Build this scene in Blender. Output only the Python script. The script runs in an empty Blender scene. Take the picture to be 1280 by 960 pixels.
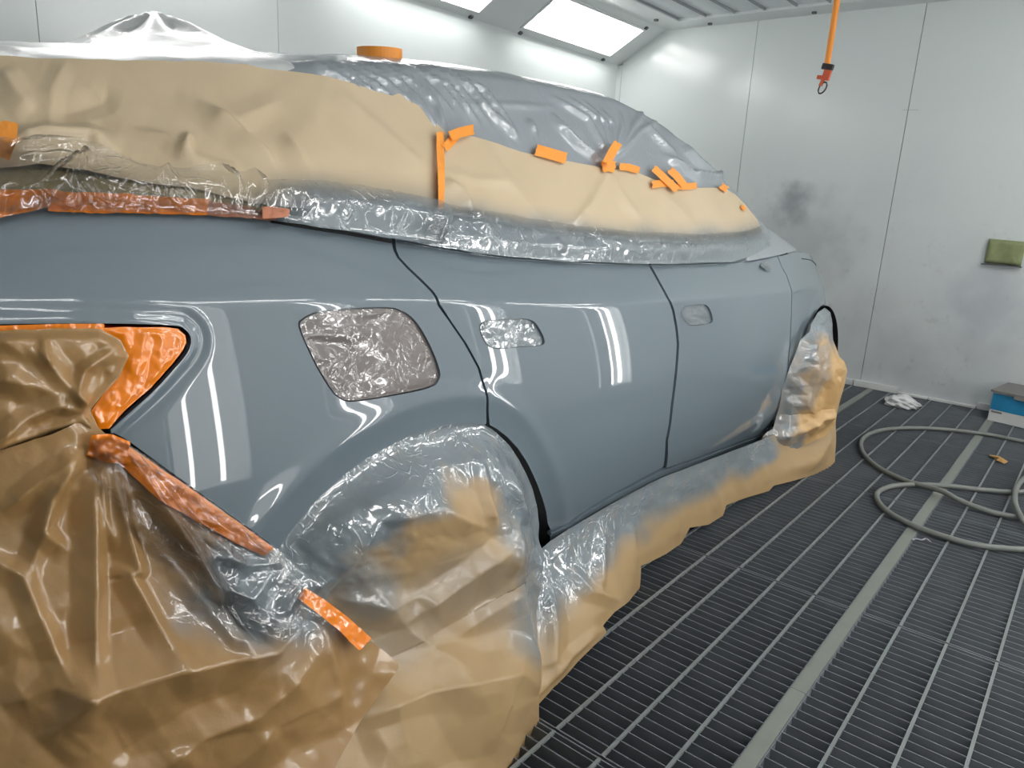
import bpy, math, random
import numpy as np
from mathutils import Matrix, Vector

# ------------------------------------------------------------------ camera, world, exposure
SC = bpy.context.scene
H = 1.30
FPX = 914.5
_y, _p, _r = [math.radians(a) for a in (38.685, 14.476, 3.096)]
FW = np.array([math.cos(_y) * math.cos(_p), math.sin(_y) * math.cos(_p), -math.sin(_p)])
_rt = np.array([math.sin(_y), -math.cos(_y), 0.0])
_up = np.cross(_rt, FW)
RT = _rt * math.cos(_r) + _up * math.sin(_r)
UP = _up * math.cos(_r) - _rt * math.sin(_r)
EYE = np.array([0, 0, H])
cam_data = bpy.data.cameras.new('camera')
cam = bpy.data.objects.new('camera', cam_data)
SC.collection.objects.link(cam)
m = Matrix.Identity(4)
for i in range(3):
    m[i][0], m[i][1], m[i][2], m[i][3] = RT[i], UP[i], -FW[i], EYE[i]
cam.matrix_world = m
cam_data.sensor_width = 36
cam_data.lens = 36 * FPX / 1280
cam_data.clip_start = 0.02
SC.camera = cam
SC.view_settings.view_transform = 'Standard'
SC.view_settings.look = 'None'
SC.view_settings.exposure = 0.27
SC.view_settings.gamma = 1
SC.cycles.use_denoising = True
SC.cycles.max_bounces = 9
SC.cycles.transparent_max_bounces = 12
SC.cycles.sample_clamp_indirect = 6
SC.cycles.caustics_reflective = False
world = bpy.data.worlds.new('world')
SC.world = world
world.use_nodes = True
world.node_tree.nodes['Background'].inputs[0].default_value = (0.02, 0.021, 0.022, 1)
TUBE_POWER = 26.0       # fluorescent tubes
PANEL_POWER = 3.6       # lit housing behind the tubes

# ------------------------------------------------------------------ helpers
COL = SC.collection
random.seed(4)


def srgb(r, g, b):
    f = lambda c: (c / 12.92 if c <= 0.04045 else ((c + 0.055) / 1.055) ** 2.4)
    return (f(r / 255), f(g / 255), f(b / 255), 1)


def tag(o, label=None, cat=None, group=None, kind=None):
    if label: o['label'] = label
    if cat: o['category'] = cat
    if group: o['group'] = group
    if kind: o['kind'] = kind
    return o


def empty(name, loc=(0, 0, 0), kind=None):
    o = bpy.data.objects.new(name, None)
    o.location = loc
    o.empty_display_size = 0.05
    COL.objects.link(o)
    if kind: o['kind'] = kind
    return o


def link(name, me, mat=None, parent=None):
    o = bpy.data.objects.new(name, me)
    COL.objects.link(o)
    if mat: me.materials.append(mat)
    if parent:
        o.parent = parent
        o.matrix_parent_inverse = Matrix.Translation(-parent.matrix_basis.translation) @ Matrix.Identity(4)
        if any(abs(a) > 1e-9 for a in parent.rotation_euler):
            o.matrix_parent_inverse = parent.matrix_basis.inverted()
    return o


def mesh(name, V, F, mat=None, parent=None, smooth=True, attr=None, normals=None):
    me = bpy.data.meshes.new(name)
    me.from_pydata([tuple(map(float, v)) for v in V], [], [tuple(map(int, f)) for f in F])
    if smooth:
        me.polygons.foreach_set('use_smooth', [True] * len(me.polygons))
    if attr:
        for k, a in attr.items():
            at = me.attributes.new(k, 'FLOAT', 'POINT')
            at.data.foreach_set('value', np.asarray(a, dtype=np.float32))
    if normals is not None:
        me.normals_split_custom_set_from_vertices([tuple(map(float, n)) for n in normals])
    me.update()
    return link(name, me, mat, parent)


class MB:
    """collects boxes and tubes into one mesh"""
    def __init__(s): s.V = []; s.F = []

    def add(s, V, F):
        k = len(s.V)
        s.V += [tuple(v) for v in V]
        s.F += [tuple(i + k for i in f) for f in F]
        return s

    def box(s, a, b):
        x0, y0, z0 = a; x1, y1, z1 = b
        V = [(x0, y0, z0), (x1, y0, z0), (x1, y1, z0), (x0, y1, z0), (x0, y0, z1), (x1, y0, z1), (x1, y1, z1), (x0, y1, z1)]
        return s.add(V, [(0, 3, 2, 1), (4, 5, 6, 7), (0, 1, 5, 4), (1, 2, 6, 5), (2, 3, 7, 6), (3, 0, 4, 7)])

    def obox(s, o, u, v, w):
        """oriented box: corner o, edge vectors u, v, w"""
        o, u, v, w = map(np.array, (o, u, v, w))
        V = [o, o + u, o + u + v, o + v, o + w, o + u + w, o + u + v + w, o + v + w]
        F = [(0, 3, 2, 1), (4, 5, 6, 7), (0, 1, 5, 4), (1, 2, 6, 5), (2, 3, 7, 6), (3, 0, 4, 7)]
        if np.dot(np.cross(u, v), w) < 0: F = [f[::-1] for f in F]
        return s.add(V, F)

    def tube(s, pts, r, n=10, closed=False):
        pts = np.array(pts, float)
        N = len(pts)
        V = []
        up = np.array([0.13, 0.31, 0.94])
        for i in range(N):
            a = pts[(i - 1) % N] if (closed or i > 0) else pts[i]
            b = pts[(i + 1) % N] if (closed or i < N - 1) else pts[i]
            t = b - a; t /= (np.linalg.norm(t) + 1e-9)
            u = np.cross(t, up); u /= (np.linalg.norm(u) + 1e-9); v = np.cross(t, u)
            ri = r[i] if hasattr(r, '__len__') else r
            for k in range(n):
                q = 2 * math.pi * k / n
                V.append(pts[i] + ri * (math.cos(q) * u + math.sin(q) * v))
        F = []
        for i in range(N if closed else N - 1):
            for k in range(n):
                F.append((i * n + k, i * n + (k + 1) % n, ((i + 1) % N) * n + (k + 1) % n, ((i + 1) % N) * n + k))
        if not closed:
            F.append(tuple(range(n))[::-1]); F.append(tuple((N - 1) * n + k for k in range(n)))
        return s.add(V, F)

    def build(s, name, mat, parent=None, smooth=False):
        return mesh(name, s.V, s.F, mat, parent, smooth)


def copy_of(o, parent, offset):
    c = o.copy()
    COL.objects.link(c)
    c.parent = parent
    c.matrix_parent_inverse = o.matrix_parent_inverse.copy()
    c.location = o.location + Vector(offset)
    return c


def catmull(pts, n=8, closed=False):
    P = np.array(pts, float); N = len(P); out = []
    for i in range(N if closed else N - 1):
        g = (lambda k: P[k % N]) if closed else (lambda k: P[min(max(k, 0), N - 1)])
        a, b, c, d = g(i - 1), g(i), g(i + 1), g(i + 2)
        for k in range(n):
            t = k / n
            out.append(0.5 * (2 * b + (c - a) * t + (2 * a - 5 * b + 4 * c - d) * t * t + (3 * b - a - 3 * c + d) * t ** 3))
    if not closed: out.append(P[-1])
    return np.array(out)


def curve(xs, ys):
    """monotone smooth interpolation, returned as a fast function"""
    xs = np.array(xs, float); ys = np.array(ys, float)
    h = np.diff(xs); d = np.diff(ys) / h
    mm = np.zeros(len(xs)); mm[0] = d[0]; mm[-1] = d[-1]
    for i in range(1, len(xs) - 1):
        if d[i - 1] * d[i] > 0:
            w1 = 2 * h[i] + h[i - 1]; w2 = h[i] + 2 * h[i - 1]
            mm[i] = (w1 + w2) / (w1 / d[i - 1] + w2 / d[i])
    X = np.linspace(xs[0], xs[-1], 3000)
    k = np.clip(np.searchsorted(xs, X, side='right') - 1, 0, len(xs) - 2)
    t = (X - xs[k]) / h[k]
    Y = (ys[k] * (1 + 2 * t) * (1 - t) ** 2 + mm[k] * h[k] * t * (1 - t) ** 2 + ys[k + 1] * t * t * (3 - 2 * t) + mm[k + 1] * h[k] * t * t * (t - 1))
    # gentle smoothing so that reflections flow
    ker = np.hanning(121); ker /= ker.sum()
    Yp = np.concatenate([2 * Y[0] - Y[60:0:-1], Y, 2 * Y[-1] - Y[-2:-62:-1]])
    Y = np.convolve(Yp, ker, 'valid')
    return lambda x: np.interp(x, X, Y)


def sstep(a, b, x):
    t = np.clip((x - a) / (b - a), 0, 1)
    return t * t * (3 - 2 * t)


def seg_dist(P, A, B):
    ab = B - A; L = (ab * ab).sum() + 1e-12
    t = np.clip(((P - A) @ ab) / L, 0, 1)
    d = P - (A + t[:, None] * ab)
    return np.sqrt((d * d).sum(1)), t


def line_dist(P, pts):
    pts = np.array(pts, float)
    D = np.full(len(P), 1e9)
    for a, b in zip(pts[:-1], pts[1:]):
        D = np.minimum(D, seg_dist(P, a, b)[0])
    return D


def poly_sd(P, loops):
    """signed distance (positive inside) to an even-odd region and its nearest boundary point"""
    D = np.full(len(P), 1e9); near = np.zeros_like(P); ins = np.zeros(len(P), bool)
    for L in loops:
        L = np.array(L, float)
        for a, b in zip(L, np.roll(L, -1, 0)):
            d, t = seg_dist(P, a, b)
            k = d < D
            D[k] = d[k]; near[k] = (a + t[:, None] * (b - a))[k]
            c = (a[1] > P[:, 1]) != (b[1] > P[:, 1])
            if abs(b[1] - a[1]) > 1e-12:
                ins ^= c & (P[:, 0] < (b[0] - a[0]) * (P[:, 1] - a[1]) / (b[1] - a[1]) + a[0])
    return np.where(ins, D, -D), near


def region(loops, step):
    """grid mesh of a 2D region with its border snapped onto the outline"""
    A = np.concatenate([np.array(l, float) for l in loops])
    lo = A.min(0) - step; hi = A.max(0) + step
    nx = int((hi[0] - lo[0]) / step) + 2; ny = int((hi[1] - lo[1]) / step) + 2
    gx, gy = np.meshgrid(lo[0] + np.arange(nx) * step, lo[1] + np.arange(ny) * step, indexing='ij')
    P = np.stack([gx.ravel(), gy.ravel()], 1)
    sd, near = poly_sd(P, loops)
    snap = np.abs(sd) < 0.45 * step
    P[snap] = near[snap]
    inside = (sd > 0) | snap
    idx = np.arange(nx * ny).reshape(nx, ny)
    q = np.stack([idx[:-1, :-1], idx[1:, :-1], idx[1:, 1:], idx[:-1, 1:]], -1).reshape(-1, 4)
    solid = (sd > 0.45 * step)
    keep = solid[q].any(1)
    q = q[keep]
    out = np.unique(q[~inside[q]])
    P[out] = near[out]
    used = np.unique(q)
    remap = np.full(nx * ny, -1); remap[used] = np.arange(len(used))
    return P[used], remap[q], np.abs(sd[used])


def hash2(i, j, seed):
    h = (i * 374761393 + j * 668265263 + seed * 974634777) & 0xFFFFFFFF
    h = ((h ^ (h >> 13)) * 1274126177) & 0xFFFFFFFF
    return ((h ^ (h >> 16)) & 0xFFFF) / 65535.0


def vnoise(P, scale, seed):
    q = P / scale
    i = np.floor(q).astype(np.int64); f = q - i; f = f * f * (3 - 2 * f)
    a = hash2(i[:, 0], i[:, 1], seed); b = hash2(i[:, 0] + 1, i[:, 1], seed)
    c = hash2(i[:, 0], i[:, 1] + 1, seed); d = hash2(i[:, 0] + 1, i[:, 1] + 1, seed)
    return (a * (1 - f[:, 0]) + b * f[:, 0]) * (1 - f[:, 1]) + (c * (1 - f[:, 0]) + d * f[:, 0]) * f[:, 1] - 0.5


def facet(P, scale, seed, warp=0.18):
    """piecewise planar crumple: random heights on a warped triangular lattice"""
    q = P / scale
    w = np.stack([vnoise(q, 1.3, seed + 11), vnoise(q, 1.3, seed + 12)], 1) * 2 * warp
    q = q + w
    s = (q[:, 0] + q[:, 1]) * 0.3660254
    u = q[:, 0] + s; v = q[:, 1] + s
    i = np.floor(u).astype(np.int64); j = np.floor(v).astype(np.int64)
    fu, fv = u - i, v - j
    h00 = hash2(i, j, seed); h11 = hash2(i + 1, j + 1, seed); h10 = hash2(i + 1, j, seed); h01 = hash2(i, j + 1, seed)
    low = h00 + fu * (h10 - h00) + fv * (h11 - h10)
    upp = h00 + fv * (h01 - h00) + fu * (h11 - h01)
    return np.where(fu > fv, low, upp) - 0.5


def ridge(P, pts, amp, w, w2=None):
    """tent-shaped fold along a polyline; w2 = width on the other side"""
    pts = np.array(pts, float)
    h = np.zeros(len(P)); n = len(pts) - 1
    L = np.concatenate([[0], np.cumsum(np.sqrt((np.diff(pts, axis=0) ** 2).sum(1)))]); L /= L[-1]
    best = np.full(len(P), 1e9)
    for k in range(n):
        a, b = pts[k], pts[k + 1]
        d, t = seg_dist(P, a, b)
        side = (b[0] - a[0]) * (P[:, 1] - a[1]) - (b[1] - a[1]) * (P[:, 0] - a[0])
        ww = np.where(side > 0, w, w2 if w2 else w)
        T = L[k] + t * (L[k + 1] - L[k])
        fade = np.clip(np.minimum(T, 1 - T) * 4.0 + 0.15, 0, 1)
        x = np.clip(1 - d / ww, 0, 1)
        val = amp * fade * (0.75 * x + 0.25 * x * x)
        kk = d < best
        h[kk] = val[kk]; best[kk] = d[kk]
    return h


def quad(*items):
    its = items[0] if len(items) == 1 else items
    return [tuple(i) + (i[-1],) if len(i) == 3 else i for i in its]


def proj(P):
    d = P - EYE
    w = d @ FW
    return np.stack([640 + FPX * (d @ RT) / w, 480 - FPX * (d @ UP) / w], 1)


def rays(px):
    px = np.asarray(px, float)
    return FW * FPX + RT * (px[:, :1] - 640) - UP * (px[:, 1:] - 480)


def on_guide(px, g):
    """points where the sight lines meet the guide surface y = g(x, z)"""
    r = rays(px)
    a = r[:, 0] / r[:, 1]; c = r[:, 2] / r[:, 1]
    y = np.full(len(a), 0.85)
    F = lambda y: g(a * y, H + c * y) - y
    for _ in range(25):
        f = F(y); df = (F(y + 1e-4) - f) / 1e-4
        df = np.where(np.abs(df) < 0.25, -0.25, df)
        y = np.clip(y - np.clip(f / df, -0.15, 0.15), 0.55, 2.2)
    return np.stack([a * y, y, H + c * y], 1)


def on_plane(px, axis, val):
    r = rays(px)
    t = (val - EYE[axis]) / r[:, axis]
    return EYE + r * t[:, None]


def guide_normals(P, g, e=2e-3):
    x, z = P[:, 0], P[:, 2]
    gx = (g(x + e, z) - g(x - e, z)) / (2 * e); gz = (g(x, z + e) - g(x, z - e)) / (2 * e)
    n = np.stack([gx, -np.ones_like(gx), gz], 1)
    return n / np.linalg.norm(n, axis=1)[:, None]


# ------------------------------------------------------------------ materials
def mat(name):
    M = bpy.data.materials.new(name)
    M.use_nodes = True
    nt = M.node_tree
    return M, nt, nt.nodes, nt.links, nt.nodes['Principled BSDF']


def simple(name, col, rough=0.5, metal=0.0, coat=0.0, noise=0.0, nscale=8.0, bump=0.0, bscale=60.0, spec=0.5):
    M, nt, N, L, B = mat(name)
    B.inputs['Roughness'].default_value = rough
    B.inputs['Metallic'].default_value = metal
    B.inputs['Coat Weight'].default_value = coat
    B.inputs['Coat Roughness'].default_value = 0.04
    B.inputs['Specular IOR Level'].default_value = spec
    B.inputs['Base Color'].default_value = col
    if noise > 0:
        tc = N.new('ShaderNodeTexCoord'); nz = N.new('ShaderNodeTexNoise')
        nz.inputs['Scale'].default_value = nscale; nz.inputs['Detail'].default_value = 6
        L.new(tc.outputs['Object'], nz.inputs['Vector'])
        mx = N.new('ShaderNodeMix'); mx.data_type = 'RGBA'; mx.blend_type = 'MIX'
        mx.inputs[6].default_value = tuple(c * (1 - noise) for c in col[:3]) + (1,)
        mx.inputs[7].default_value = tuple(min(1, c * (1 + noise)) for c in col[:3]) + (1,)
        L.new(nz.outputs['Fac'], mx.inputs[0]); L.new(mx.outputs[2], B.inputs['Base Color'])
    if bump > 0:
        tc = N.new('ShaderNodeTexCoord'); nb = N.new('ShaderNodeTexNoise')
        nb.inputs['Scale'].default_value = bscale; nb.inputs['Detail'].default_value = 5
        L.new(tc.outputs['Object'], nb.inputs['Vector'])
        bp = N.new('ShaderNodeBump'); bp.inputs['Strength'].default_value = bump; bp.inputs['Distance'].default_value = 0.004
        L.new(nb.outputs['Fac'], bp.inputs['Height']); L.new(bp.outputs['Normal'], B.inputs['Normal'])
    return M


PAINT = srgb(105, 119, 128)
SPRAY = srgb(116, 127, 134)
M_paint = simple('grey_gloss_paint', PAINT, 0.45, coat=1.0)
M_paint.node_tree.nodes['Principled BSDF'].inputs['Coat Roughness'].default_value = 0.02
M_dark = simple('black_gap', srgb(18, 19, 21), 0.7)
M_liner = simple('black_arch_plastic', srgb(28, 28, 31), 0.45, noise=0.3, nscale=30)


def crease_lines(N, L, tc, scale, width, seed):
    """thin raised creases: the zero lines of a noise field"""
    nz = N.new('ShaderNodeTexNoise'); nz.inputs['Scale'].default_value = scale; nz.inputs['Detail'].default_value = 1.5
    nz.inputs['Distortion'].default_value = 1.8
    mp = N.new('ShaderNodeMapping'); mp.inputs['Location'].default_value = (seed, seed * 2, 0)
    L.new(tc.outputs['Object'], mp.inputs['Vector']); L.new(mp.outputs['Vector'], nz.inputs['Vector'])
    s1 = N.new('ShaderNodeMath'); s1.operation = 'SUBTRACT'; s1.inputs[1].default_value = 0.5; L.new(nz.outputs['Fac'], s1.inputs[0])
    s2 = N.new('ShaderNodeMath'); s2.operation = 'ABSOLUTE'; L.new(s1.outputs[0], s2.inputs[0])
    mr = N.new('ShaderNodeMapRange'); mr.interpolation_type = 'SMOOTHSTEP'
    mr.inputs['From Max'].default_value = width; mr.inputs['To Min'].default_value = 1; mr.inputs['To Max'].default_value = 0
    L.new(s2.outputs[0], mr.inputs['Value'])
    return mr.outputs[0]


def crease_bump(N, L, tc, strength, scale=1.0, mask=None):
    a = crease_lines(N, L, tc, 7 * scale, 0.035, 3.1); b = crease_lines(N, L, tc, 17 * scale, 0.05, 7.7)
    m = N.new('ShaderNodeMath'); m.operation = 'MULTIPLY_ADD'; m.inputs[1].default_value = 0.6
    L.new(b, m.inputs[0]); L.new(a, m.inputs[2])
    cl = N.new('ShaderNodeTexNoise'); cl.inputs['Scale'].default_value = 9 * scale; cl.inputs['Detail'].default_value = 2
    L.new(tc.outputs['Object'], cl.inputs['Vector'])
    cm = N.new('ShaderNodeMapRange'); cm.inputs['From Min'].default_value = 0.42; cm.inputs['From Max'].default_value = 0.6
    cm.inputs['To Min'].default_value = 0.12
    L.new(cl.outputs['Fac'], cm.inputs['Value'])
    k0 = N.new('ShaderNodeMath'); k0.operation = 'MULTIPLY'; L.new(m.outputs[0], k0.inputs[0]); L.new(cm.outputs[0], k0.inputs[1])
    h = k0.outputs[0]
    if mask is not None:
        k = N.new('ShaderNodeMath'); k.operation = 'MULTIPLY'; L.new(h, k.inputs[0]); L.new(mask, k.inputs[1]); h = k.outputs[0]
    bp = N.new('ShaderNodeBump'); bp.inputs['Strength'].default_value = strength; bp.inputs['Distance'].default_value = 0.003
    L.new(h, bp.inputs['Height'])
    return bp.outputs['Normal']


def kraft(name, c0, c1, rough, coat, glossy=0.9, bump=0.25, clear=0.22):
    """brown paper; the 'spray' attribute is where grey paint mist has landed on it"""
    M, nt, N, L, B = mat(name)
    tc = N.new('ShaderNodeTexCoord')
    nz = N.new('ShaderNodeTexNoise'); nz.inputs['Scale'].default_value = 5; nz.inputs['Detail'].default_value = 8
    L.new(tc.outputs['Object'], nz.inputs['Vector'])
    mx = N.new('ShaderNodeMix'); mx.data_type = 'RGBA'
    mx.inputs[6].default_value = c0; mx.inputs[7].default_value = c1
    L.new(nz.outputs['Fac'], mx.inputs[0])
    fib = N.new('ShaderNodeTexNoise'); fib.inputs['Scale'].default_value = 220; fib.inputs['Detail'].default_value = 4
    L.new(tc.outputs['Object'], fib.inputs['Vector'])
    at = N.new('ShaderNodeAttribute'); at.attribute_name = 'spray'
    sn = N.new('ShaderNodeTexNoise'); sn.inputs['Scale'].default_value = 22; sn.inputs['Detail'].default_value = 5
    L.new(tc.outputs['Object'], sn.inputs['Vector'])
    ma = N.new('ShaderNodeMath'); ma.operation = 'MULTIPLY_ADD'
    ma.inputs[1].default_value = 0.5; ma.inputs[2].default_value = -0.25
    L.new(sn.outputs['Fac'], ma.inputs[0])
    ad = N.new('ShaderNodeMath'); ad.operation = 'ADD'; L.new(at.outputs['Fac'], ad.inputs[0]); L.new(ma.outputs[0], ad.inputs[1])
    ml = N.new('ShaderNodeMath'); ml.operation = 'MULTIPLY'; ml.use_clamp = True
    L.new(at.outputs['Fac'], ml.inputs[0])
    a2 = N.new('ShaderNodeMath'); a2.operation = 'ADD'; a2.inputs[1].default_value = 0.75
    L.new(ma.outputs[0], a2.inputs[0]); L.new(a2.outputs[0], ml.inputs[1])
    gain = N.new('ShaderNodeMath'); gain.operation = 'MULTIPLY'; gain.use_clamp = True; gain.inputs[1].default_value = 1.35
    L.new(ml.outputs[0], gain.inputs[0])
    m2 = N.new('ShaderNodeMix'); m2.data_type = 'RGBA'; m2.inputs[7].default_value = SPRAY
    L.new(gain.outputs[0], m2.inputs[0]); L.new(mx.outputs[2], m2.inputs[6])
    L.new(m2.outputs[2], B.inputs['Base Color'])
    B.inputs['Roughness'].default_value = rough
    cw = N.new('ShaderNodeMapRange'); cw.inputs['To Min'].default_value = coat; cw.inputs['To Max'].default_value = max(coat, glossy)
    L.new(gain.outputs[0], cw.inputs['Value']); L.new(cw.outputs[0], B.inputs['Coat Weight'])
    cr = N.new('ShaderNodeMapRange'); cr.inputs['To Min'].default_value = clear; cr.inputs['To Max'].default_value = 0.06
    L.new(gain.outputs[0], cr.inputs['Value']); L.new(cr.outputs[0], B.inputs['Coat Roughness'])
    bp = N.new('ShaderNodeBump'); bp.inputs['Strength'].default_value = bump; bp.inputs['Distance'].default_value = 0.001
    L.new(fib.outputs['Fac'], bp.inputs['Height']); L.new(bp.outputs['Normal'], B.inputs['Normal'])
    L.new(crease_bump(N, L, tc, 0.7, 1.0, gain.outputs[0]), B.inputs['Coat Normal'])
    ci = N.new('ShaderNodeMapRange'); ci.inputs['To Min'].default_value = 1.5; ci.inputs['To Max'].default_value = 2.1
    L.new(gain.outputs[0], ci.inputs['Value']); L.new(ci.outputs[0], B.inputs['Coat IOR'])
    return M


M_kraft = kraft('kraft_paper_matt', srgb(194, 174, 142), srgb(210, 191, 160), 0.55, 0.2)
M_kraft_low = kraft('kraft_paper_waxed', srgb(160, 132, 92), srgb(182, 154, 112), 0.5, 0.3)
M_kraft_bag = kraft('kraft_paper_wheel', srgb(188, 150, 98), srgb(206, 170, 118), 0.5, 0.3)
M_kraft_film = kraft('kraft_paper_under_film', srgb(146, 112, 66), srgb(172, 136, 88), 0.45, 0.9, clear=0.13)


def film(name, col, gloss=0.045, fine=0.15, fscale=40.0, body_rough=0.35, strokes=0.8, ior=2.0):
    """thin masking film: clear where the 'spray' attribute is 0, paint-grey where it is 1"""
    M, nt, N, L, B = mat(name)
    out = N['Material Output']
    tc = N.new('ShaderNodeTexCoord')
    vz = N.new('ShaderNodeTexNoise'); vz.inputs['Scale'].default_value = fscale; vz.inputs['Detail'].default_value = 3
    vz.inputs['Distortion'].default_value = 1.4
    L.new(tc.outputs['Object'], vz.inputs['Vector'])
    bp = N.new('ShaderNodeBump'); bp.inputs['Strength'].default_value = fine; bp.inputs['Distance'].default_value = 0.004
    L.new(vz.outputs['Fac'], bp.inputs['Height'])
    B.inputs['Base Color'].default_value = col
    B.inputs['Roughness'].default_value = body_rough
    B.inputs['Coat Weight'].default_value = 1.0
    B.inputs['Coat Roughness'].default_value = gloss
    B.inputs['Coat IOR'].default_value = ior
    crn = crease_bump(N, L, tc, strokes)
    L.new(bp.outputs['Normal'], B.inputs['Normal']); L.new(crn, B.inputs['Coat Normal'])
    tr = N.new('ShaderNodeBsdfTransparent'); tr.inputs[0].default_value = (0.97, 0.97, 0.965, 1)
    gl = N.new('ShaderNodeBsdfGlossy'); gl.inputs['Roughness'].default_value = gloss
    L.new(crn, gl.inputs['Normal'])
    fr = N.new('ShaderNodeFresnel'); fr.inputs['IOR'].default_value = 1.75
    L.new(crn, fr.inputs['Normal'])
    c = N.new('ShaderNodeMixShader'); L.new(fr.outputs[0], c.inputs[0]); L.new(tr.outputs[0], c.inputs[1]); L.new(gl.outputs[0], c.inputs[2])
    at = N.new('ShaderNodeAttribute'); at.attribute_name = 'spray'
    mx = N.new('ShaderNodeMixShader'); L.new(at.outputs['Fac'], mx.inputs[0]); L.new(c.outputs[0], mx.inputs[1]); L.new(B.outputs[0], mx.inputs[2])
    L.new(mx.outputs[0], out.inputs['Surface'])
    return M


M_film = film('clear_masking_film', SPRAY)
M_film_warm = film('clear_film_with_primer', srgb(128, 120, 117), ior=1.75)
M_film_roof = film('roof_film_misted', srgb(148, 156, 163), gloss=0.2, fine=0.12, fscale=25, body_rough=0.55, strokes=0.25)
M_film_white = film('white_film', srgb(225, 228, 228), gloss=0.3, fine=0.1, fscale=20, body_rough=0.5, strokes=0.3)
M_tape = simple('orange_crepe_tape', srgb(248, 158, 60), 0.5, noise=0.06, nscale=25, bump=0.12, bscale=300)
M_tape_red = simple('orange_tape_deep', srgb(252, 136, 16), 0.32, coat=1.0, noise=0.10, nscale=14, bump=0.12, bscale=60)
M_tape_mist = simple('orange_tape_misted', srgb(196, 128, 98), 0.35, coat=0.6, noise=0.15, nscale=12, bump=0.25, bscale=60)


def wall_mat(name, stain=True):
    M, nt, N, L, B = mat(name)
    g = N.new('ShaderNodeNewGeometry')
    sp = N.new('ShaderNodeSeparateXYZ'); L.new(g.outputs['Position'], sp.inputs[0])
    n1 = N.new('ShaderNodeTexNoise'); n1.inputs['Scale'].default_value = 1.6; n1.inputs['Detail'].default_value = 7
    L.new(g.outputs['Position'], n1.inputs['Vector'])
    r1 = N.new('ShaderNodeMapRange'); r1.inputs['From Min'].default_value = 0.42; r1.inputs['From Max'].default_value = 0.72
    L.new(n1.outputs['Fac'], r1.inputs['Value'])
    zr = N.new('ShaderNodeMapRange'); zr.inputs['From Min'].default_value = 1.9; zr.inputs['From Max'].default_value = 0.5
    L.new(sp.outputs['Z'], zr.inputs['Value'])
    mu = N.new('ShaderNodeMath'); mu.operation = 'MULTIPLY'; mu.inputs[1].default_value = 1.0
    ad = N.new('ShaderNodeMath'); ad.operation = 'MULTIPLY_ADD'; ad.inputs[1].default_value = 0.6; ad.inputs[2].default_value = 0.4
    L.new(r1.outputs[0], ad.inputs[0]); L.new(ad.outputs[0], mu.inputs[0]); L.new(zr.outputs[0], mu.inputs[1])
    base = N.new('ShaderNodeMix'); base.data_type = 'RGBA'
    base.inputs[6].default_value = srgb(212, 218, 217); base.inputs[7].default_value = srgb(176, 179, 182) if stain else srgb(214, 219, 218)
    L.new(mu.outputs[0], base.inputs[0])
    last = base.outputs[2]
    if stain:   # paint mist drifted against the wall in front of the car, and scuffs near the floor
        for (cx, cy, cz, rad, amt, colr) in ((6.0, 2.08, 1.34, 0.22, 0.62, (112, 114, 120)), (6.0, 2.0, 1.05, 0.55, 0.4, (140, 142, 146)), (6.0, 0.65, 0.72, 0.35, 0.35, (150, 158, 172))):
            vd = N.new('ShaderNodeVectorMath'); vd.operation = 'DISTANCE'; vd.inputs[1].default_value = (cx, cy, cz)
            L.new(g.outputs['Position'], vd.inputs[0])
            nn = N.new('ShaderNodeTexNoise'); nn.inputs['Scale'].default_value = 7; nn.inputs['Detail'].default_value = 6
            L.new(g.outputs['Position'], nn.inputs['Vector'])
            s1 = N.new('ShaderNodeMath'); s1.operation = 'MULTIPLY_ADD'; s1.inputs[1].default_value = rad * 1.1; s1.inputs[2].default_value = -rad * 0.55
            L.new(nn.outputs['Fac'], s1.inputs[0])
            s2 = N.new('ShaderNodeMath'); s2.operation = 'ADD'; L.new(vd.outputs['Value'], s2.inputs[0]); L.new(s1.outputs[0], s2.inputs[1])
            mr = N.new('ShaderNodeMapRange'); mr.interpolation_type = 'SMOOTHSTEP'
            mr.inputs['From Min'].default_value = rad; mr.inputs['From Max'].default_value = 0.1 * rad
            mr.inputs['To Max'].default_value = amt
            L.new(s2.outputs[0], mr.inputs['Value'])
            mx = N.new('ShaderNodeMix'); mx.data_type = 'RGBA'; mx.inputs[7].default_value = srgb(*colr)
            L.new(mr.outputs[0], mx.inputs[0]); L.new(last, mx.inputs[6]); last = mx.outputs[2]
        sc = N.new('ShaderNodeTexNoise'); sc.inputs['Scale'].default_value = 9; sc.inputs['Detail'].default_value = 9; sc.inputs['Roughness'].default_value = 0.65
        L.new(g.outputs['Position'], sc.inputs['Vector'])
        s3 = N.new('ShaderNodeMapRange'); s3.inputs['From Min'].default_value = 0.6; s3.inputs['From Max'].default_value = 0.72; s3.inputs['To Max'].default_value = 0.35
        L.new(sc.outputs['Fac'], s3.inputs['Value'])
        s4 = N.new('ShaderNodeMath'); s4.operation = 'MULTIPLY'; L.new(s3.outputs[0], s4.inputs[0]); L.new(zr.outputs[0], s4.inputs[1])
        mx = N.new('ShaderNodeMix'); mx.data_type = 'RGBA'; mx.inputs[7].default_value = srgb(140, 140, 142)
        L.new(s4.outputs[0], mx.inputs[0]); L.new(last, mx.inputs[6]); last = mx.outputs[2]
    L.new(last, B.inputs['Base Color'])
    B.inputs['Roughness'].default_value = 0.19
    B.inputs['Specular IOR Level'].default_value = 0.5
    nb = N.new('ShaderNodeTexNoise'); nb.inputs['Scale'].default_value = 3.5
    L.new(g.outputs['Position'], nb.inputs['Vector'])
    bp = N.new('ShaderNodeBump'); bp.inputs['Strength'].default_value = 0.05; bp.inputs['Distance'].default_value = 0.02
    L.new(nb.outputs['Fac'], bp.inputs['Height']); L.new(bp.outputs['Normal'], B.inputs['Normal'])
    return M


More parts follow.
